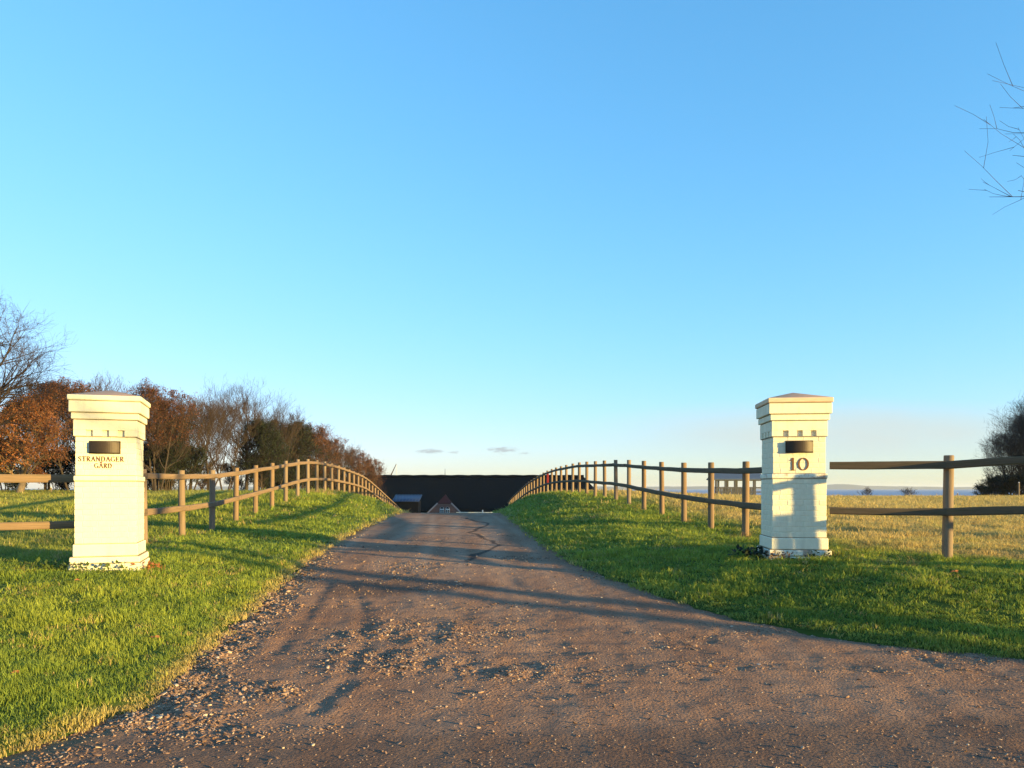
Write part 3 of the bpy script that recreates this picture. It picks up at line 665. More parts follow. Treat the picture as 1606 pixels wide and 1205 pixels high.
def leaves(branches, n, size, seed, minlv=3, zmin=0, hang=.3):
    g = np.random.default_rng(seed); tw = [b[0] for b in branches if b[2] >= minlv and b[0][-1][2] > zmin]
    pick = g.integers(0, len(tw), n); t = g.random(n)
    P = np.array([tw[i][0] * (1 - a) + tw[i][-1] * a for i, a in zip(pick, t)]) + g.normal(0, size * 1.1, (n, 3))
    a = g.normal(0, 1, (n, 3)); a /= np.linalg.norm(a, axis=1, keepdims=True); b = g.normal(0, 1, (n, 3)); b[:, 2] -= hang
    b -= a * (a * b).sum(1, keepdims=True); b /= np.linalg.norm(b, axis=1, keepdims=True)
    s = size * g.uniform(.6, 1.3, (n, 1)); c = np.cross(a, b) * s * .12
    v = np.stack([P - a * s * .12, P - a * s * .42 + b * s * .5 + c, P + b * s * 1.15 - c, P + a * s * .42 + b * s * .55 + c], 1)
    return v.reshape(-1, 3), np.arange(n * 4).reshape(n, 4)
TREES = {}
def tree_kind(key, leaf=None, nleaf=0, lsize=.1, bark='bark', twig='twig', lmin=3, zmin=0, sides=(8, 5, 4, 3, 3), **kw):
    br = grow_tree(**kw)
    tv, tq = tubes([b for b in br if b[2] <= 1], sides); cv, cq = tubes([b for b in br if b[2] > 1], sides)
    mi = np.zeros(len(cq), int); mats = [M[twig]]
    if leaf:
        lv, lq = leaves(br, nleaf, lsize, kw['seed'] + 5, lmin, zmin); cq = np.concatenate([cq, lq + len(cv)]); cv = np.concatenate([cv, lv]); mi = np.concatenate([mi, np.ones(len(lq), int)]); mats.append(M[leaf])
    TREES[key] = (mesh_np('trunk', tv, quads=tq, mats=[M[bark]], smooth=True), mesh_np('crown', cv, quads=cq, mats=mats, midx=mi))
def tree(name, key, x, y, label, cat='tree', group=None, s=1.0, sz=None, rz=0, z=None):
    T = empty(name, (x, y, gz(x, y, False) if z is None else z), rz); T.scale = (s, s, sz or s); tag(T, label, cat, group)
    obj('trunk', TREES[key][0], T); obj('crown', TREES[key][1], T); return T
W = dict(lf=1.25, lmin=2)
tree_kind('russet_a', 'leaf_russet', 9500, .08, zmin=3.8, seed=101, H=7.6, stems=4, r0=.14, n1=12, n2=8, n3=6, n4=2, first=.25, spread=.36, up=.32, **W)
tree_kind('russet_b', 'leaf_russet', 8500, .08, zmin=2.8, seed=102, H=7.2, stems=5, r0=.11, n1=11, n2=8, n3=5, n4=2, first=.2, spread=.38, up=.3, **W)
tree_kind('brown_a', 'leaf_brown', 3600, .07, zmin=3.6, seed=103, H=7.4, stems=4, r0=.12, n1=12, n2=8, n3=6, n4=2, first=.22, spread=.36, up=.35, **W)
tree_kind('bare_a', None, seed=104, H=7.6, stems=4, r0=.11, n1=13, n2=7, n3=5, n4=2, first=.28, spread=.36, up=.45, lf=1.25)
tree_kind('bare_tall', None, twig='twig', seed=105, H=9.4, stems=1, r0=.15, n1=26, n2=9, n3=5, n4=2, first=.22, spread=.50, up=.32, wob=.10, shape='round', lf=1.25)
tree_kind('dense', 'leaf_evergreen', 22000, .085, twig='twig_dark', seed=106, H=6.4, stems=5, r0=.11, n1=12, n2=8, n3=6, n4=2, first=.06, spread=.38, **W)
tree_kind('big_bare', None, seed=107, H=13.5, stems=1, r0=.32, n1=28, n2=13, n3=8, n4=4, first=.2, spread=.40, up=.10, wob=.20, twig_r=.008, lf=1.15)
tree_kind('orange', 'leaf_orange', 26000, .085, bark='bark_pale', twig='bark_pale', zmin=.5, seed=108, H=5.6, stems=1, r0=.22, n1=24, n2=9, n3=6, n4=2, first=.16, spread=.48, up=.12, shape='round', **W)
tree_kind('clump_a', None, twig='twig_dark', seed=109, H=11.0, stems=4, r0=.20, n1=20, n2=8, n3=5, n4=2, first=.05, spread=.42, up=.22, wob=.10, twig_r=.011, lf=1.3)
tree_kind('clump_b', None, twig='twig_dark', seed=110, H=12.0, stems=3, r0=.22, n1=24, n2=8, n3=5, n4=2, first=.04, spread=.42, up=.20, wob=.10, twig_r=.011, lf=1.3)
tree_kind('road_tree', None, seed=111, H=11.5, stems=1, r0=.24, n1=20, n2=6, n3=4, n4=1, first=.30, spread=.42, up=.15, wob=.12, twig_r=.006, lf=1.25)
tree_kind('shrub', 'leaf_brown', 3500, .06, twig='twig_dark', zmin=.2, seed=112, H=2.6, stems=6, r0=.04, n1=8, n2=6, n3=5, n4=2, first=.1, spread=.4, **W)
tree_kind('shore_bush', None, twig='twig_dark', seed=113, H=2.4, stems=7, r0=.045, n1=6, n2=4, n3=3, n4=1, first=.15, spread=.5, up=.2, twig_r=.012, lf=1.4)
tree_kind('undergrowth', 'leaf_evergreen', 11000, .085, twig='twig_dark', seed=114, H=3.4, stems=6, r0=.06, n1=10, n2=7, n3=5, n4=2, first=.03, spread=.45, **W)

def at(px, y):  # world x of a photo column at depth y (only to read positions off the photograph)
    return (px - 803) / 1206 * y
G_BELT = 'trees of the windbreak left of the drive'
belt = [  # column, depth, kind, scale, label
 (118, 47, 'russet_a', 1.06, 'rust-brown leafy tree rising directly behind the lettered pillar, left of its cap'),
 (72, 50, 'brown_a', 1.08, 'dull brown tree behind and above the small orange tree'),
 (182, 52, 'bare_a', 1.12, 'grey twiggy bare tree topping out just above the cap of the lettered pillar'),
 (246, 45, 'russet_a', .93, 'rust-brown domed tree just right of the lettered pillar'),
 (262, 48, 'dense', .84, 'dark evergreen mass under the rust-brown dome right of the lettered pillar'),
 (296, 50, 'bare_a', .92, 'grey bare tree between the rust-brown dome and the tall bare tree'),
 (326, 53, 'bare_a', .93, 'thin grey-brown tree just left of the tallest bare tree in the windbreak'),
 (352, 56, 'bare_a', .95, 'thin-stemmed bare tree close to the left of the tallest bare tree'),
 (386, 58, 'bare_tall', .93, 'tallest bare tree of the windbreak, pale fan of twigs above its neighbours'),
 (410, 58, 'dense', .98, 'black dense evergreen tree below the tallest bare tree'),
 (428, 62, 'bare_a', .93, 'dark bare tree right of the tallest bare tree'),
 (452, 66, 'dense', 1.02, 'black dense tree behind the high point of the left fence'),
 (476, 70, 'russet_b', 1.02, 'russet tree where the windbreak starts to slope down'),
 (503, 76, 'russet_b', 1.03, 'russet tree in the middle of the sloping end of the windbreak'),
 (528, 82, 'brown_a', 1.02, 'olive brown tree on the sloping end of the windbreak'),
 (552, 90, 'russet_b', 1.02, 'russet tree second from the farmhouse end of the windbreak'),
 (576, 98, 'russet_a', .96, 'last rust-coloured tree of the windbreak beside the thatched roof'),
]
tops = {118: 592, 72: 590, 182: 588, 246: 604, 262: 650, 296: 618, 326: 622, 352: 628, 386: 598, 410: 660, 428: 636, 452: 660, 476: 664, 503: 678, 528: 690, 552: 702, 576: 716}
rr = random.Random(3)
def ktop(key):
    n = len(TREES[key][1].vertices); a = np.empty(n * 3, np.float32); TREES[key][1].vertices.foreach_get('co', a); return float(np.percentile(a.reshape(-1, 3)[:, 2], 99.7))
KT = {k: ktop(k) for k in TREES}
for (px, dep, key, s, lab) in belt:
    x = at(px, dep); z0 = gz(x, dep, False); want = CAMZ + (766 - tops[px]) / 1206 * dep - z0; sz = want / KT[key]
    tree('windbreak_tree', key, x, dep, lab, 'tree', G_BELT, max(s, sz * .95), sz, rr.uniform(0, 6.28))
tree('bare_tree', 'big_bare', at(-52, 38), 38, 'tall bare tree cut off by the left edge of the picture', 'tree', None, .82, .80, 1.1)
tree('orange_tree', 'orange', at(30, 40), 40, 'small tree with orange-brown leaves and pale forked trunk left of the lettered pillar', 'tree', None, .92, None, 2.0)
for i, (px, dep, key, s, lab) in enumerate((
  (10, 46, 'undergrowth', 1.0, 'dark shrub at the left edge behind the orange tree'), (90, 50, 'undergrowth', .9, 'dark shrub behind the gap between orange tree and lettered pillar'),
  (238, 46, 'undergrowth', .95, 'dark shrub just right of the lettered pillar'), (275, 49, 'undergrowth', 1.0, 'dark shrub below the rust-brown dome, second from the lettered pillar'),
  (318, 55, 'shrub', 1.0, 'thin brown shrub among the bare stems of the windbreak'), (372, 60, 'shrub', 1.1, 'thin brown shrub under the tallest bare tree'),
  (412, 62, 'undergrowth', 1.0, 'dark shrub behind the rising left fence'), (440, 66, 'undergrowth', 1.1, 'dark shrub left of the high point of the left fence'), (466, 71, 'undergrowth', 1.15, 'dark shrub at the high point of the left fence'),
  (492, 76, 'undergrowth', 1.2, 'dark shrub seen between posts just past the high point of the left fence'), (520, 84, 'undergrowth', 1.3, 'dark shrub seen between posts on the falling left fence'), (548, 92, 'undergrowth', 1.35, 'dark shrub near the farmhouse end of the windbreak'))):
    tree('shrub', key, at(px, dep), dep, lab, 'shrub', 'shrubs under the windbreak', s, None, i * 1.3)
# bare clump by the shore, right edge and beyond it: it also keeps the farmhouse in shade
G_CL = 'bare trees of the clump at the right edge'
for i, (x, y, key, s, lab) in enumerate((
  (50.5, 82, 'clump_a', .70, 'lowest, leftmost bare tree of the dark clump at the right edge'), (53.8, 84, 'clump_b', .84, 'dark bare tree in the middle of the clump at the right edge'),
  (56.6, 85, 'clump_a', 1.02, 'tall dark bare tree cut by the right edge of the picture'), (58.5, 80, 'clump_b', 1.10, 'bare tree of the clump just beyond the right edge'),
  (56.0, 76, 'clump_a', 1.15, 'bare tree of the clump beyond the right edge, nearer the road'), (60.8, 88, 'clump_b', 1.15, 'bare tree of the clump beyond the right edge, nearer the shore'),
  (59.0, 73, 'clump_b', 1.15, 'outermost bare tree of the clump on the road side'), (64, 92, 'clump_a', 1.25, 'outermost bare tree of the clump on the shore side'), (62, 82, 'clump_a', 1.3, 'rearmost bare tree of the clump beyond the right edge'),
  (50.5, 66, 'clump_b', 1.1, 'unseen bare tree added on the road side of the clump to shade the low shed'), (53.5, 70, 'clump_a', 1.15, 'unseen bare tree added between the clump and the lone one to widen that shade'))):  # last two: unseen trees added to extend the shade over the low shed
    tree('bare_tree', key, x + 2.6, y, lab, 'tree', G_CL, s * .95, s * .95, i * 1.9)
# roadside trees just out of frame on the right; their branches reach into the picture and their shadows cross the drive
def overhang(key, y0, reach_px, v0, v1, z0):
    """where the roadside tree stands so that only its outer twigs reach over to the drive mouth"""
    n = len(TREES[key][1].vertices); a = np.empty(n * 3, np.float32); TREES[key][1].vertices.foreach_get('co', a); a = a.reshape(-1, 3); best = None
    for rz in np.arange(0, 6.28, .11):
        c, q = math.cos(rz), math.sin(rz); vx = a[:, 0] * c - a[:, 1] * q; vy = a[:, 0] * q + a[:, 1] * c + y0; vz = a[:, 2] + z0 - CAMZ
        ok = vy > 1; need = ((reach_px - 803) / 1206 * vy - vx)[ok]; x0 = need.max()
        u = 803 + 1206 * (vx + x0) / np.maximum(vy, .5); v = 766 - 1206 * vz / np.maximum(vy, .5); inn = ok & (u < 1606)
        sc = (inn & (v > v0) & (v < v1)).sum() - 6 * (inn & ((v > v1 + 20) | (u < reach_px))).sum() - 2 * (inn & (v < v0 - 30)).sum()
        if best is None or sc > best[0]: best = (sc, x0, rz)
    return best
(_, ox, orz), oy = max(((overhang('road_tree', yy, 1497, 120, 345, .5), yy) for yy in (8.4, 9.0, 9.6, 10.2, 10.8, 11.6)), key=lambda q: q[0][0])
tree('roadside_tree', 'road_tree', ox, oy, 'bare roadside tree whose twigs hang into the top right corner', 'tree', 'bare roadside trees', 1.0, 1.0, orz)

tree('roadside_tree', 'road_tree', 19.6, -1.7, 'bare roadside tree beyond the right edge casting shadow over the drive', 'tree', 'bare roadside trees', .98, 1.25, .6)
tree('roadside_tree', 'bare_tall', 27.0, 11.8, 'slim bare roadside tree beyond the right edge, farther along', 'tree', 'bare roadside trees', 1.1, 1.3, 4.0)
tree('roadside_tree', 'road_tree', 25.5, -5.6, 'bare roadside tree beyond the right edge, on the near side of the road', 'tree', 'bare roadside trees', 1.0, 1.2, 3.3)
for i, (px, dep, s, lab) in enumerate(((1359, 150, .95, 'small bare bush on the shore right of the number 10 pillar'), (1424, 140, 1.15, 'wide bare bush on the shore left of the tall fence post'),
   (925, 120, 1.25, 'bare bush seen through the right fence left of its thin-twigged neighbour'), (1018, 118, 1.05, 'bare bush behind the right fence before the far sea'), (1545, 88, .9, 'low dark bush at the left foot of the bare clump'), (1570, 80, 1.0, 'low dark bush under the middle of the bare clump'), (1597, 78, 1.1, 'low dark bush under the bare clump at the right edge'))):
    tree('shore_bush', 'shore_bush' if i < 4 else 'undergrowth', at(px, dep), dep, lab, 'bush', 'bare bushes along the shore', s, s * .75 if i in (1, 4, 5, 6) else s, i * 2.1, z=(CAMZ - (782 - 766) / 1206 * dep - .25) if i in (0, 1) else None)

# ------------------------------------------------------------------ farmhouse in the dip
def farmhouse():
    Yh = 116.0; z0 = -4.2
    F = empty('thatched_farmhouse', (0, 0, 0)); tag(F, 'long farmhouse with dark thatched roof in the dip at the end of the drive', 'house')
    xa, xb = -27.5, 15.6; ridge = CAMZ + 18.2 / 1206 * (Yh + 4); eave = z0 + 2.3; yf, yb = Yh - .6, Yh + 8.6
    box('wall', M['white_paint'], xa + .9, xb - .9, Yh, Yh + 8, z0 - .6, eave + .4, F)
    # thatch: sagging grid with thick rounded eaves and hipped ends
    nu, nv = 90, 18; V = []
    for j in range(nv + 1):
        t = j / nv; s = abs(1 - 2 * t)      # 1 at eaves, 0 at ridge
        for i in range(nu + 1):
            u = i / nu; inset = 4.4 * (1 - s); x = (xa + inset) + (xb - xa - 2 * inset) * u
            y = yf + (yb - yf) * t; z = ridge - (ridge - eave) * s
            z += .07 * math.sin(u * 23 + t * 5) * (1 - .4 * s) * .6 + .05 * (random.random() - .5); V.append((x, y, z))
    Q = [[j * (nu + 1) + i, j * (nu + 1) + i + 1, (j + 1) * (nu + 1) + i + 1, (j + 1) * (nu + 1) + i] for j in range(nv) for i in range(nu)]
    me = mesh_np('roof', V, quads=Q, mats=[M['thatch']], smooth=True)
    rf = obj('roof', me, F)
    md = rf.modifiers.new('thick', 'SOLIDIFY'); md.thickness = .32; md.offset = -1
    # hip ends
    for side, xe in ((0, xa), (1, xb)):
        i = 0 if side == 0 else nu; V2 = [V[j * (nu + 1) + i] for j in range(nv + 1)]; n = len(V2); V3 = V2 + [(v[0] + (.02 if side else -.02), v[1], eave) for v in V2]
        Qs = [[k, k + 1, n + k + 1, n + k] for k in range(n - 1)]
        obj('roof_hip', mesh_np('roof_hip', V3, quads=Qs, mats=[M['thatch']], smooth=True), rf)
    # ridge capping
    br = [(np.array([(xa + 4.4 + (xb - xa - 8.8) * k / 40, (yf + yb) / 2, ridge + .05 + .04 * math.sin(k * 1.9)) for k in range(41)]), np.full(41, .22), 0)]
    v, q = tubes(br, (8,)); obj('ridge_cap', mesh_np('ridge_cap', v, quads=q, mats=[M['thatch']], smooth=True), rf)
    cx = (744 - 803) / 1206 * 120; box('chimney', M['tarred'], cx - .45, cx + .45, 119.7, 120.5, ridge - .8, ridge + .28, rf)
    bm = bmesh.new(); ax = (698 - 803) / 1206 * 120
    bmesh.ops.create_cone(bm, segments=6, radius1=.05, radius2=.02, depth=1.1, cap_ends=True, matrix=Matrix.Translation((ax, 120, ridge + .7))); obj('aerial', bm_mesh('aerial', bm, M['dark_timber']), rf)
    # brick gable dormer facing the drive
    yg = yf - .5; f = yg / 1206
    gx = (697 - 803) * f; zt = lambda py: CAMZ - (py - 766) * f
    zb = z0; pk = zt(776.5); sh = zt(789.5); ev = zt(806.5); hw = 27.5 * f; hs_ = 8.8 * f
    # wall: trapezoid with clipped peak
    prof = [(-hw, zb), (hw, zb), (hw, ev), (hs_ * 1.05, sh), (-hs_ * 1.05, sh), (-hw, ev)]
    bm = bmesh.new(); fr = [bm.verts.new((gx + x, yg, z)) for x, z in prof]; bk = [bm.verts.new((gx + x, yg + 3.2, z)) for x, z in prof]
    bm.faces.new(fr); bm.faces.new(bk[::-1])
    for k in range(len(prof)): bm.faces.new((fr[k], fr[(k + 1) % 6], bk[(k + 1) % 6], bk[k]))
    bmesh.ops.recalc_face_normals(bm, faces=bm.faces); gb = obj('gable', bm_mesh('gable', bm, M['house_brick']), F)
    # red tiled half hip above
    v = [(gx - hs_ * 1.25, yg - .06, sh - .02), (gx + hs_ * 1.25, yg - .06, sh - .02), (gx, yg + 1.2, pk), (gx, yg + 4.6, pk), (gx - hw * 1.05, yg + .0, ev), (gx + hw * 1.05, yg + 0, ev), (gx - hw * 1.05, yg + 4.6, ev), (gx + hw * 1.05, yg + 4.6, ev), (gx - hs_ * 1.25, yg + 4.6, sh), (gx + hs_ * 1.25, yg + 4.6, sh)]
    d = .03
    v = [(a, b, c + d) for a, b, c in v]
    gr = obj('gable_roof', mesh_np('gable_roof', v, f=[(0, 1, 2), (4, 0, 8, 6), (0, 2, 3, 8), (1, 5, 7, 9), (2, 1, 9, 3)], mats=[M['tile_red']]), F)
    sd_ = gr.modifiers.new('thick', 'SOLIDIFY'); sd_.thickness = .10
    for s in (-1, 1):   # white verge boards
        a = Vector((gx + s * (hw + .22), yg - .10, ev - .15)); b = Vector((gx + s * hs_ * 1.22, yg - .10, sh + .02)); dd = (b - a).normalized(); nn = Vector((-dd.z, 0, dd.x)) * .10
        vs = [a + nn, b + nn, b - nn, a - nn]; bm = bmesh.new(); fr = [bm.verts.new(p) for p in vs]; bk = [bm.verts.new(p + Vector((0, .09, 0))) for p in vs]
        bm.faces.new(fr); bm.faces.new(bk[::-1])
        for k in range(4): bm.faces.new((fr[k], fr[(k + 1) % 4], bk[(k + 1) % 4], bk[k]))
        bmesh.ops.recalc_face_normals(bm, faces=bm.faces); obj('verge_board', bm_mesh('verge_board', bm, M['verge_grey']), gb)
    for wx in (693.2, 702.2):
        cx = (wx - 803) * f; hwid = 3.3 * f; zb_ = zt(804.6); zs_ = zt(799.2); arch = [(math.cos(R(a)) * hwid, math.sin(R(a)) * hwid * 1.15) for a in range(0, 181, 15)]
        outl = [(-hwid, zb_), (hwid, zb_)] + [(x, zs_ + z) for x, z in arch]
        def shape(nm, m, y, sc, parent, dep):
            cz = (zb_ + zs_) / 2; bm = bmesh.new(); fr = [bm.verts.new((cx + x * sc, y, cz + (z - cz) * (sc if sc < 1 else 1))) for x, z in outl]; bk = [bm.verts.new((p.co.x, y + dep, p.co.z)) for p in fr]; bm.faces.new(fr)
            for k in range(len(fr)): bm.faces.new((fr[k], fr[(k + 1) % len(fr)], bk[(k + 1) % len(fr)], bk[k]))
            bmesh.ops.recalc_face_normals(bm, faces=bm.faces); return obj(nm, bm_mesh(nm, bm, m), parent)
        wf = shape('window', M['white_paint'], yg - .07, 1.0, gb, .1)
        # panes: two casements below a fanlight
        for (x0, x1, za, zb2) in ((-.80, -.10, .08, .46), (.10, .80, .08, .46), (-.80, -.10, .54, .92), (.10, .80, .54, .92)):
            H_ = zs_ - zb_; box('pane', M['glass'], cx + x0 * hwid, cx + x1 * hwid, yg - .085, yg - .06, zb_ + za * H_, zb_ + zb2 * H_, wf)
        fan = [(math.cos(R(a)) * hwid * .76, math.sin(R(a)) * hwid * .85 + .06) for a in range(0, 181, 15)]
        bm = bmesh.new(); bm.faces.new([bm.verts.new((cx + x, yg - .084, zs_ + .03 + z)) for x, z in fan][::-1]); obj('pane', bm_mesh('pane', bm, M['glass']), wf)
    # low windows and doors along the eaves wall
    for k, x in enumerate((-22, -18.5, -15, -5, -1.5, 2, 5.5, 9.5)):
        w = box('window', M['white_paint'], x - .55, x + .55, Yh - .06, Yh + .02, z0 + .95, z0 + 2.05, F); box('pane', M['glass'], x - .46, x - .04, Yh - .075, Yh - .05, z0 + 1.04, z0 + 1.96, w); box('pane', M['glass'], x + .04, x + .46, Yh - .075, Yh - .05, z0 + 1.04, z0 + 1.96, w)
farmhouse()
# low metal-roofed shed in front of the thatch
def low_shed():
    y = 104.0; f = y / 1206; S = empty('low_shed', ((636 - 803) * f, y, gz((636 - 803) * f, y, False))); tag(S, 'low shed with blue-grey metal roof in front of the thatched farmhouse', 'shed')
    zt = CAMZ - (776.5 - 766) * f - S.location.z; ze = CAMZ - (786.5 - 766) * f - S.location.z; w = 21.5 * f
    box('wall', M['tarred'], -w + .15, w - .15, .25, 3.2, -.3, ze - .06, S)
    box('wall', M['tarred'], -w + .15, w - .15, 2.9, 3.18, ze - .06, zt - .1, S)
    v = [(-w, 0, ze), (w, 0, ze), (w, 3.4, zt), (-w, 3.4, zt)]; v += [(a, b, c - .07) for a, b, c in v]
    rf = obj('roof', mesh_np('roof', v, quads=[[0, 1, 2, 3], [4, 7, 6, 5], [0, 4, 5, 1], [1, 5, 6, 2], [2, 6, 7, 3], [3, 7, 4, 0]], mats=[M['metal_roof']]), S)
    for k in range(9):
        x = -w + .1 + (2 * w - .2) * k / 8; a = np.array([(x, .01, ze + .03), (x, 3.39, zt + .03)]); vv, qq = tubes([(a, np.array([.03, .03]), 0)], (5,)); obj('standing_seam', mesh_np('standing_seam', vv, quads=qq, mats=[M['metal_roof']]), rf)
low_shed()
def garden_wall():
    y = 106.0; f = y / 1206; x0, x1 = (716 - 803) * f, (776 - 803) * f; z = CAMZ - (803.6 - 766) * f
    W = empty('garden_wall', ((x0 + x1) / 2, y, z - 1.5)); tag(W, 'low pale wall right of the brick gable at the foot of the drive', 'wall')
    w = (x1 - x0) / 2; box('wall_body', M['concrete'], -w, w, -.12, .12, -.6, 1.42, W); box('coping', M['paint_worn'], -w - .03, w + .03, -.17, .17, 1.42, 1.52, W)
    px = (757 - 803) * 104.5 / 1206; P = empty('marker_post', (px, 104.5, gz(px, 104.5, False))); tag(P, 'short white post in front of the low pale wall', 'post')
    h = CAMZ - (800.8 - 766) * 104.5 / 1206 - P.location.z
    bm = bmesh.new(); bmesh.ops.create_cone(bm, segments=10, radius1=.09, radius2=.085, depth=h + .3, cap_ends=True, matrix=Matrix.Translation((0, 0, h / 2 - .15))); obj('shaft', bm_mesh('shaft', bm, M['white_paint']), P)
    bm = bmesh.new(); bmesh.ops.create_cone(bm, segments=10, radius1=.105, radius2=.05, depth=.08, cap_ends=True, matrix=Matrix.Translation((0, 0, h + .03))); obj('cap', bm_mesh('cap', bm, M['white_paint']), P)
garden_wall()
def slanted_mast():
    y = 150.0; f = y / 1206; P = empty('slanted_mast', ((612 - 803) * f, y, -4.5)); tag(P, 'thin slanting mast with a stay wire above the left end of the thatched roof', 'mast')
    a = np.array([(0, 0, 0), ((613.5 - 612) * f, 0, CAMZ + 21 * f + 4.5), ((621.5 - 612) * f, 0, CAMZ + 38 * f + 4.5)]); v, q = tubes([(a, np.array([.14, .12, .06]), 0)], (7,)); obj('pole', mesh_np('pole', v, quads=q, mats=[M['dark_timber']]), P)
    for dx in (0, 2.2):
        b = np.array([((621.5 - 612) * f, 0, CAMZ + 38 * f + 4.5), ((621.8 - 612 + dx) * f, .5, 0)]); v, q = tubes([(b, np.array([.025, .025]), 0)], (4,)); obj('stay_wire', mesh_np('stay_wire', v, quads=q, mats=[M['galvanised']]), P)
slanted_mast()
# field shelter seen through the right fence
def shelter():
    y = 64.0; f = y / 1206; x0, x1 = (1121 - 803) * f, (1199 - 803) * f; zg = gz((x0 + x1) / 2, y, False)
    S = empty('field_shelter', ((x0 + x1) / 2, y, zg)); tag(S, 'open-sided field shelter with slate-blue roof in the meadow beside the number 10 pillar', 'shelter')
    zr_ = CAMZ + 25 * f - zg; ze = CAMZ + 14.5 * f - zg; w = (x1 - x0) / 2; dp = 2.2
    v = [(-w - .1, -.2, ze), (w + .1, -.2, ze), (w - .05, dp / 2, zr_), (-w + .15, dp / 2, zr_), (-w - .1, dp + .2, ze), (w + .1, dp + .2, ze)]; n = 6; v += [(a, b, c - .07) for a, b, c in v]
    rf = obj('roof', mesh_np('roof', v, f=[(0, 1, 2, 3), (3, 2, 5, 4), (6, 9, 8, 7), (9, 10, 11, 8), (0, 6, 7, 1), (5, 11, 10, 4), (1, 7, 8, 2), (2, 8, 11, 5), (4, 10, 9, 3), (3, 9, 6, 0)], mats=[M['slate_roof']]), S)
    for i in range(6):
        x = -w + .1 + (2 * w - .2) * i / 5
        for yy in (0, dp): box('post', M['grey_timber'], x - .07, x + .07, yy - .07, yy + .07, -.4, ze - .02, S)
    r2 = random.Random(5); x = -w + .55
    while x < w - .1:
        wd = r2.uniform(.14, .2); h = ze * r2.uniform(.50, .60); box('board', M['grey_timber'], x, x + wd, dp - .11, dp - .075, -.3, h, S); x += wd + r2.uniform(.01, .05)
    for zz in (ze * .3, ze * .52): box('crossbar', M['grey_timber'], -w + .1, w - .1, -.12, -.075, zz, zz + .10, S)
    box('crossbar', M['grey_timber'], -w + .1, w - .1, -.075, .06, ze - .16, ze - .03, S)
shelter()
# small red board on the fence, stakes in the meadows
k = 16; x, y = 4.17 - .1358 * k, 13.74 + 1.845 * k
B = empty('red_board', (x + .02, y - .9, rz_[k + 1] + .1)); tag(B, 'narrow red board fixed upright to the right fence near its far crest', 'board')
box('panel', M['red_paint'], -.09, .02, .15, .19, .52, 1.12, B, .004); box('batten', M['red_paint'], -.10, -.06, .19, .23, .56, 1.08, B)
def stake(x, y, h, label, r=.05):
    P = empty('stake', (x, y, gz(x, y, False))); tag(P, label, 'stake')
    bm = bmesh.new(); bmesh.ops.create_cone(bm, segments=8, radius1=r, radius2=r * .92, depth=h + .3, cap_ends=True, matrix=Matrix.Translation((0, 0, h / 2 - .15))); obj('shaft', bm_mesh('shaft', bm, M['wood']), P)
    bm = bmesh.new(); bmesh.ops.create_cone(bm, segments=8, radius1=r * .92, radius2=r * .4, depth=.06, cap_ends=True, matrix=Matrix.Translation((0, 0, h + .03))); obj('tip', bm_mesh('tip', bm, M['white_paint']), P)
stake(at(80, 42), 42, .42, 'small pale stake in the left meadow between orange tree and lettered pillar')
stake(at(1598, 66), 66, 1.35, 'slim pale stake in front of the bare clump at the right edge', .07)
stake(at(1502, 66), 66, .45, 'short pale stake in the meadow right of the tall fence post')

# ------------------------------------------------------------------ scattered grass, gravel, leaves
SRC = bpy.data.collections.new('scatter_sources')
def scatter(name, src_meshes, P, rot, scl, tint, pick):
    """one stuff object: a point mesh whose points carry instances of the source meshes"""
    c = bpy.data.collections.new(name + '_sources'); 
    for i, m_ in enumerate(src_meshes):
        o = bpy.data.objects.new('%s_%02d' % (name, i), m_); c.objects.link(o)
    me = bpy.data.meshes.new(name); n = len(P); me.vertices.add(n); me.vertices.foreach_set('co', np.asarray(P, np.float32).ravel())
    for nm, ty, key, arr in (('rot', 'FLOAT_VECTOR', 'vector', rot), ('scl', 'FLOAT_VECTOR', 'vector', scl), ('tint', 'FLOAT_COLOR', 'color', np.concatenate([tint, np.ones((n, 1))], 1)), ('pick', 'INT', 'value', pick)):
        a = me.attributes.new(nm, ty, 'POINT'); a.data.foreach_set(key, np.asarray(arr, np.int32 if ty == 'INT' else np.float32).ravel())
    me.update(); o = obj(name, me)
    ng = bpy.data.node_groups.new(name, 'GeometryNodeTree'); ng.interface.new_socket('Geometry', in_out='INPUT', socket_type='NodeSocketGeometry'); ng.interface.new_socket('Geometry', in_out='OUTPUT', socket_type='NodeSocketGeometry')
    N, Lk = ng.nodes, ng.links; gi = N.new('NodeGroupInput'); go = N.new('NodeGroupOutput'); ip = N.new('GeometryNodeInstanceOnPoints'); ci = N.new('GeometryNodeCollectionInfo')
    ci.inputs['Collection'].default_value = c; ci.inputs['Separate Children'].default_value = True; ci.inputs['Reset Children'].default_value = True
    def na(nm, ty):
        q = N.new('GeometryNodeInputNamedAttribute'); q.data_type = ty; q.inputs['Name'].default_value = nm; return q.outputs['Attribute']
    Lk.new(gi.outputs[0], ip.inputs['Points']); Lk.new(ci.outputs[0], ip.inputs['Instance']); ip.inputs['Pick Instance'].default_value = True
    Lk.new(na('pick', 'INT'), ip.inputs['Instance Index']); Lk.new(na('rot', 'FLOAT_VECTOR'), ip.inputs['Rotation']); Lk.new(na('scl', 'FLOAT_VECTOR'), ip.inputs['Scale'])
    Lk.new(ip.outputs[0], go.inputs[0]); md = o.modifiers.new('scatter', 'NODES'); md.node_group = ng
    return kind(o, 'stuff')
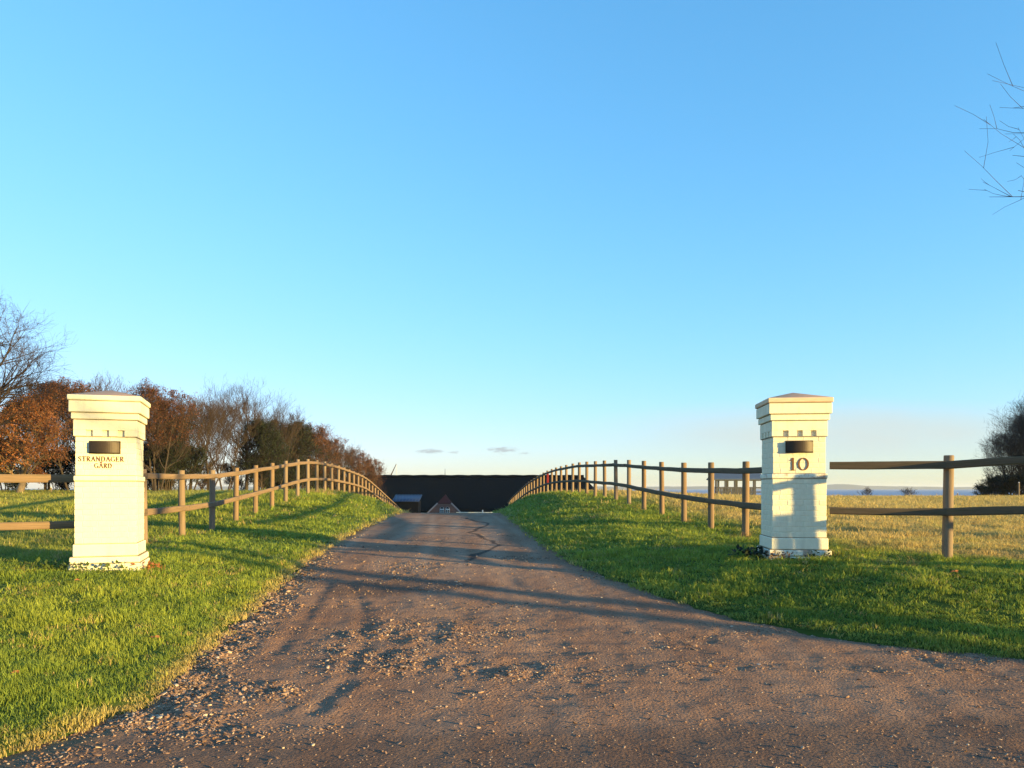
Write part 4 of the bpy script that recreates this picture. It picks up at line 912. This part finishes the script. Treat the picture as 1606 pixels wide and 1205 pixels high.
def clump_mesh(seed, n, rad, h0, h1, w, lean, m):
    g = np.random.default_rng(seed); V, Q, T = [], [], []
    for i in range(n):
        a, q = g.uniform(0, 6.28), rad * math.sqrt(g.random()); p = np.array([q * math.cos(a), q * math.sin(a), -.01]); h = g.uniform(h0, h1)
        d = g.uniform(0, 6.28); l = g.uniform(.1, lean) * h; L = np.array([math.cos(d) * l, math.sin(d) * l, 0]); fw = d + 1.57 + g.uniform(-.5, .5); s = np.array([math.cos(fw), math.sin(fw), 0]) * w * g.uniform(.7, 1.2) / 2
        b = len(V); V += [p - s, p + s, p + L * .35 + [0, 0, h * .6] + s * .8, p + L * .35 + [0, 0, h * .6] - s * .8, p + L + [0, 0, h * g.uniform(.8, 1)]]
        Q.append([b, b + 1, b + 2, b + 3]); T.append([b + 3, b + 2, b + 4])
    return mesh_np('clump', np.array(V), quads=Q, tris=T, mats=[m])
def sample_view(n, y0, y1, p, half=.73, pad=2.5, seed=0):
    g = np.random.default_rng(seed); u = g.random(n); e = 1 - p
    y = (y0 ** e + (y1 ** e - y0 ** e) * u) ** (1 / e); x = (g.random(n) * 2 - 1) * (half * y + pad); return x, y, g
LAWN = [clump_mesh(s, 30, .085, .025, .065, .0055, .9, M['grass_blade']) for s in range(6)]
x, y, g = sample_view(150000, 3.3, 75, .62, seed=5)
sd = road_sd(x, y); xm = -1.2 + SL * (y - 14)
keep = (sd > -.02 + .10 * (vnoise(x * 6, y * 6, 3) - .5)) & ~((y > 52) & (x < 6) & (x > -13))
inp = lambda P, az, m: (np.abs((x - P[0]) * math.cos(R(180 - az)) + (y - P[1]) * math.sin(R(180 - az))) < m) & (np.abs(-(x - P[0]) * math.sin(R(180 - az)) + (y - P[1]) * math.cos(R(180 - az))) < m)
keep &= ~inp(LP, AZ_L, .40) & ~inp(RP, AZ_R, .40)
x, y, sd = x[keep], y[keep], sd[keep]; n = len(x); z = ground_z(x, y, sd)
dry = dryness(x, y); el = np.maximum(0, fence_l(y) - x); er = np.maximum(0, x - fence_r(y))
field = np.where(x < -3, ss(0, .8, el) * ss(9.5, 11.5, y), dry)
sxy = np.clip(y / 6.5, 1, 5.5) * g.uniform(.8, 1.25, n); lush = fbm(x * .55, y * .55, 91); tuf = fbm(x * 3.2, y * 3.2, 191, 3); sz = (.34 + .55 * lush + .95 * ss(.35, .75, tuf)) * np.clip((y / 9) ** .55, 1, 2.3) * g.uniform(.7, 1.25, n)
sz *= np.where(sd < .18, .75, 1) * (1 + .5 * field)
lit = np.stack([.18 + .09 * lush, .255 + .07 * lush, .036 + .012 * lush], -1)
bright = np.stack([.42 + 0 * x, .44 + 0 * x, .06 + 0 * x], -1); strw = np.stack([.60 + 0 * x, .435 + 0 * x, .155 + 0 * x], -1); fieldg = np.stack([.27 + 0 * x, .26 + 0 * x, .055 + 0 * x], -1)
m1 = ss(.42, .72, .6 * fbm(x * 1.1, y * 1.1, 93) + .4 * tuf)[:, None]
col = lit * (1 - .65 * m1) + bright * .65 * m1
es = (ss(.22, .02, sd) * (x < xm[keep]) * .75 + ss(.25, 0, sd) * .15)[:, None]; col = col * (1 - es) + strw * es
lf = np.where(x < -3, field * .45, 0)[:, None]; col = col * (1 - lf) + fieldg * lf
dm = np.clip(dry * (.6 + .7 * vnoise(x * 2.2, y * 2.2, 17)), 0, 1)[:, None]; col = col * (1 - dm) + strw * dm
bk = (ss(.42, .7, fbm(x * .3, y * .3, 97)) * ss(16, 24, y) * .35 * (x < 0))[:, None]; col = col * (1 - bk) + bright * bk
pick_s = (g.random(n) < .035)[:, None]; col = np.where(pick_s, strw * .9, col); col *= g.uniform(.75, 1.2, (n, 1))
rot = np.stack([g.normal(0, .10, n), g.normal(0, .10, n), g.uniform(0, 6.28, n)], -1)
kind(scatter('grass', LAWN, np.stack([x, y, z - .004], -1), rot, np.stack([sxy, sxy, sz], -1), col, g.integers(0, 6, n)), 'stuff', 'grass covering the verges and meadows')
# straw tufts along the fences and in the rough meadow
TUFT = [clump_mesh(40 + s, 46, .13, .10, .30, .007, 1.3, M['grass_blade']) for s in range(4)]
x, y, g = sample_view(16000, 9, 80, .4, seed=8); sd = road_sd(x, y); el = fence_l(y) - x; er = x - fence_r(y); dry = dryness(x, y)
pr = np.where(x > 0, .30 * dry * ss(.5, .7, fbm(x * .8, y * .8, 11)), .10 * (el > 0)) + .5 * np.exp(-(el / .35) ** 2) * (x < 0) + .35 * np.exp(-(er / .3) ** 2) * (x > 0)
pr = pr + .9 * np.exp(-((el + .25) / .4) ** 2) * ss(27.5, 29, y) * ss(36, 33, y)
keep = (g.random(len(x)) < pr) & (sd > .6); x, y, sd = x[keep], y[keep], sd[keep]; n = len(x); bank = (np.exp(-((fence_l(y) - x + .25) / .5) ** 2) * ss(27, 29, y) * ss(37, 33, y))
col = np.array([[.50, .35, .12]]) * g.uniform(.6, 1.25, (n, 1)); gm = (g.random((n, 1)) < np.where(x < 0, .6, .12)[:, None]); col = np.where(gm & (bank < .3)[:, None], np.array([[.12, .16, .03]]) * g.uniform(.7, 1.2, (n, 1)), col)
sc = g.uniform(.6, 1.15, n) * np.clip(y / 26, .75, 1.6) * (1 + .2 * bank)
kind(scatter('tussock_grass', TUFT, np.stack([x, y, ground_z(x, y, sd) - .01], -1), np.stack([g.normal(0, .15, n), g.normal(0, .15, n), g.uniform(0, 6.28, n)], -1), np.stack([sc, sc, sc * .8], -1), col, g.integers(0, 4, n)), 'stuff', 'straw-coloured tussocks in the meadow and along the fences')
# loose gravel
def stone_mesh(seed):
    bm = bmesh.new(); bmesh.ops.create_icosphere(bm, subdivisions=1, radius=1); r2 = random.Random(seed)
    for v in bm.verts: v.co *= r2.uniform(.65, 1.15); v.co.z *= (.62, .4)[seed % 2]; v.co.x *= (1.25, 1.6)[seed % 2]
    return bm_mesh('stone', bm, M['stone'])
ST = [stone_mesh(s) for s in range(6)]
x, y, g = sample_view(400000, 3.4, 17, 1.4, seed=12); sd = road_sd(x, y); lo = LOOSE_FN(x, y, sd)
keep = (sd < .1) & (g.random(len(x)) < .05 + .85 * lo ** 1.2 + .10 * np.exp(-(sd / .25) ** 2)); x, y, lo = x[keep], y[keep], lo[keep]; n = len(x)
s = np.exp(g.normal(math.log(.0050), .40, n)) * (1 + .25 * lo); s = np.clip(s, .003, .019) * np.clip(y / 7, 1, 1.6) * (1 + .35 * lo)
base = np.array([[.18, .105, .070], [.28, .165, .108], [.36, .232, .155], [.48, .36, .26], [.08, .052, .04]]); col = base[g.choice(5, n, p=[.26, .33, .24, .06, .11])] * g.uniform(.8, 1.2, (n, 1))
kind(scatter('gravel', ST, np.stack([x, y, drive_z(x, y) + s * .22], -1), np.stack([g.normal(0, .35, n), g.normal(0, .35, n), g.uniform(0, 6.28, n)], -1), np.stack([s, s, s], -1), col, g.integers(0, 6, n)), 'stuff', 'loose gravel chips lying on the driveway')
# fallen leaves on the lawn
def leaf_bm(size):
    bm = bmesh.new(); o = [(-.02, 0), (.16, .22), (.10, .42), (.24, .60), (.08, .80), (0, 1.0), (-.09, .80), (-.25, .58), (-.11, .42), (-.17, .22)]
    vs = [bm.verts.new((a * size, b * size, .10 * size * math.sin(b * 3 + a * 6) + .012 * size)) for a, b in o]; c = bm.verts.new((0, .5 * size, .03 * size))
    for i in range(len(vs)): bm.faces.new((vs[i], vs[(i + 1) % len(vs)], c))
    return bm_mesh('fallen_leaf', bm, M['leaf_orange'])
LM = leaf_bm(.13)
for i, (x, y, lab) in enumerate(((-3.62, 5.55, 'curled orange-brown leaf near the left edge of the lawn'), (-3.15, 6.9, 'curled brown leaf on the lawn close to the left road edge'), (-4.9, 8.7, 'curled brown leaf on the lawn in front of the lettered pillar'), (4.9, 8.6, 'curled brown leaf on the right verge in front of the number 10 pillar'))):
    o = obj('fallen_leaf', LM, None, (x, y, gz(x, y) + .045), (.25 * math.sin(i * 3), .3 * math.cos(i * 2), i * 1.7)); s = .8 + .07 * (i % 4); o.scale = (s, s, s)
    tag(o, lab, 'leaf', 'fallen leaves on the verge')
# weeds round the pillar feet
def weed_mesh(seed, n, size, m, rad):
    g = np.random.default_rng(seed); V, Q = [], []
    for i in range(n):
        a = g.uniform(0, 6.28); q = rad * math.sqrt(g.random()); p = np.array([q * math.cos(a), q * math.sin(a) * .6, g.uniform(.01, .10)]); d = g.normal(0, 1, 3); d[2] = abs(d[2]) * .5 + .15; d /= np.linalg.norm(d); s = np.cross(d, [0, 0, 1]); s /= np.linalg.norm(s) + 1e-6; L = size * g.uniform(.6, 1.3)
        b = len(V); V += [p, p + d * L * .5 + s * L * .32, p + d * L, p + d * L * .5 - s * L * .32]; Q.append([b, b + 1, b + 2, b + 3])
    st = [(np.array([[q * math.cos(a), q * math.sin(a) * .6, -.02], [q * math.cos(a) * 1.1, q * math.sin(a) * .66, g.uniform(.06, .13)]]), np.array([.003, .002]), 0) for a, q in zip(g.uniform(0, 6.28, 10), rad * np.sqrt(g.random(10)))]
    v2, q2 = tubes(st, (3,)); return mesh_np('weed', np.concatenate([np.array(V), v2]), quads=np.concatenate([np.array(Q), q2 + len(V)]), mats=[m])
def place_weed(P, az, lx, ly, seed, label, m='leaf_green', n=60, size=.05, rad=.17):
    a = R(180 - az); x = P[0] + lx * math.cos(a) - ly * math.sin(a); y = P[1] + lx * math.sin(a) + ly * math.cos(a)
    W = obj('weed_clump', weed_mesh(seed, n, size, M[m], rad), None, (x, y, gz(x, y) + .01), (0, 0, a)); tag(W, label, 'weed', 'weeds at the pillar feet')
place_weed(LP, AZ_L, -.56, -.30, 1, 'leafy weed at the left corner of the lettered pillar', size=.07, rad=.24, n=80)
place_weed(LP, AZ_L, -.25, -.50, 2, 'leafy weed at the front foot of the lettered pillar, left half')
place_weed(LP, AZ_L, .12, -.50, 3, 'leafy weed at the front foot of the lettered pillar, right half', n=45)
place_weed(LP, AZ_L, .50, -.42, 4, 'yellowish weed at the right front corner of the lettered pillar', 'leaf_orange', 60, .055, .2)
place_weed(RP, AZ_R, -.56, -.20, 5, 'dark weed left of the number 10 pillar foot', 'leaf_evergreen', 110, .08, .32)
place_weed(RP, AZ_R, -.28, -.50, 6, 'brown withered weed at the front foot of the number 10 pillar', 'leaf_brown', 60)
place_weed(RP, AZ_R, .22, -.50, 7, 'green weed at the front foot of the number 10 pillar', n=40)

# ------------------------------------------------------------------ air
hz = box('haze', None, -12500, 12500, -3200, 12500, -16, 46); hz.data.materials.clear()
hm = bpy.data.materials.new('haze'); hm.use_nodes = True; hn = hm.node_tree.nodes; hn.clear(); ho = hn.new('ShaderNodeOutputMaterial'); hv = hn.new('ShaderNodeVolumePrincipled')
hv.inputs['Color'].default_value = (.86, .90, 1.0, 1); hv.inputs['Density'].default_value = 1.0e-4; hv.inputs['Anisotropy'].default_value = .1
hm.node_tree.links.new(hv.outputs[0], ho.inputs['Volume']); hz.data.materials.append(hm); kind(hz, 'stuff', 'thin pale haze over the sea and far shore')
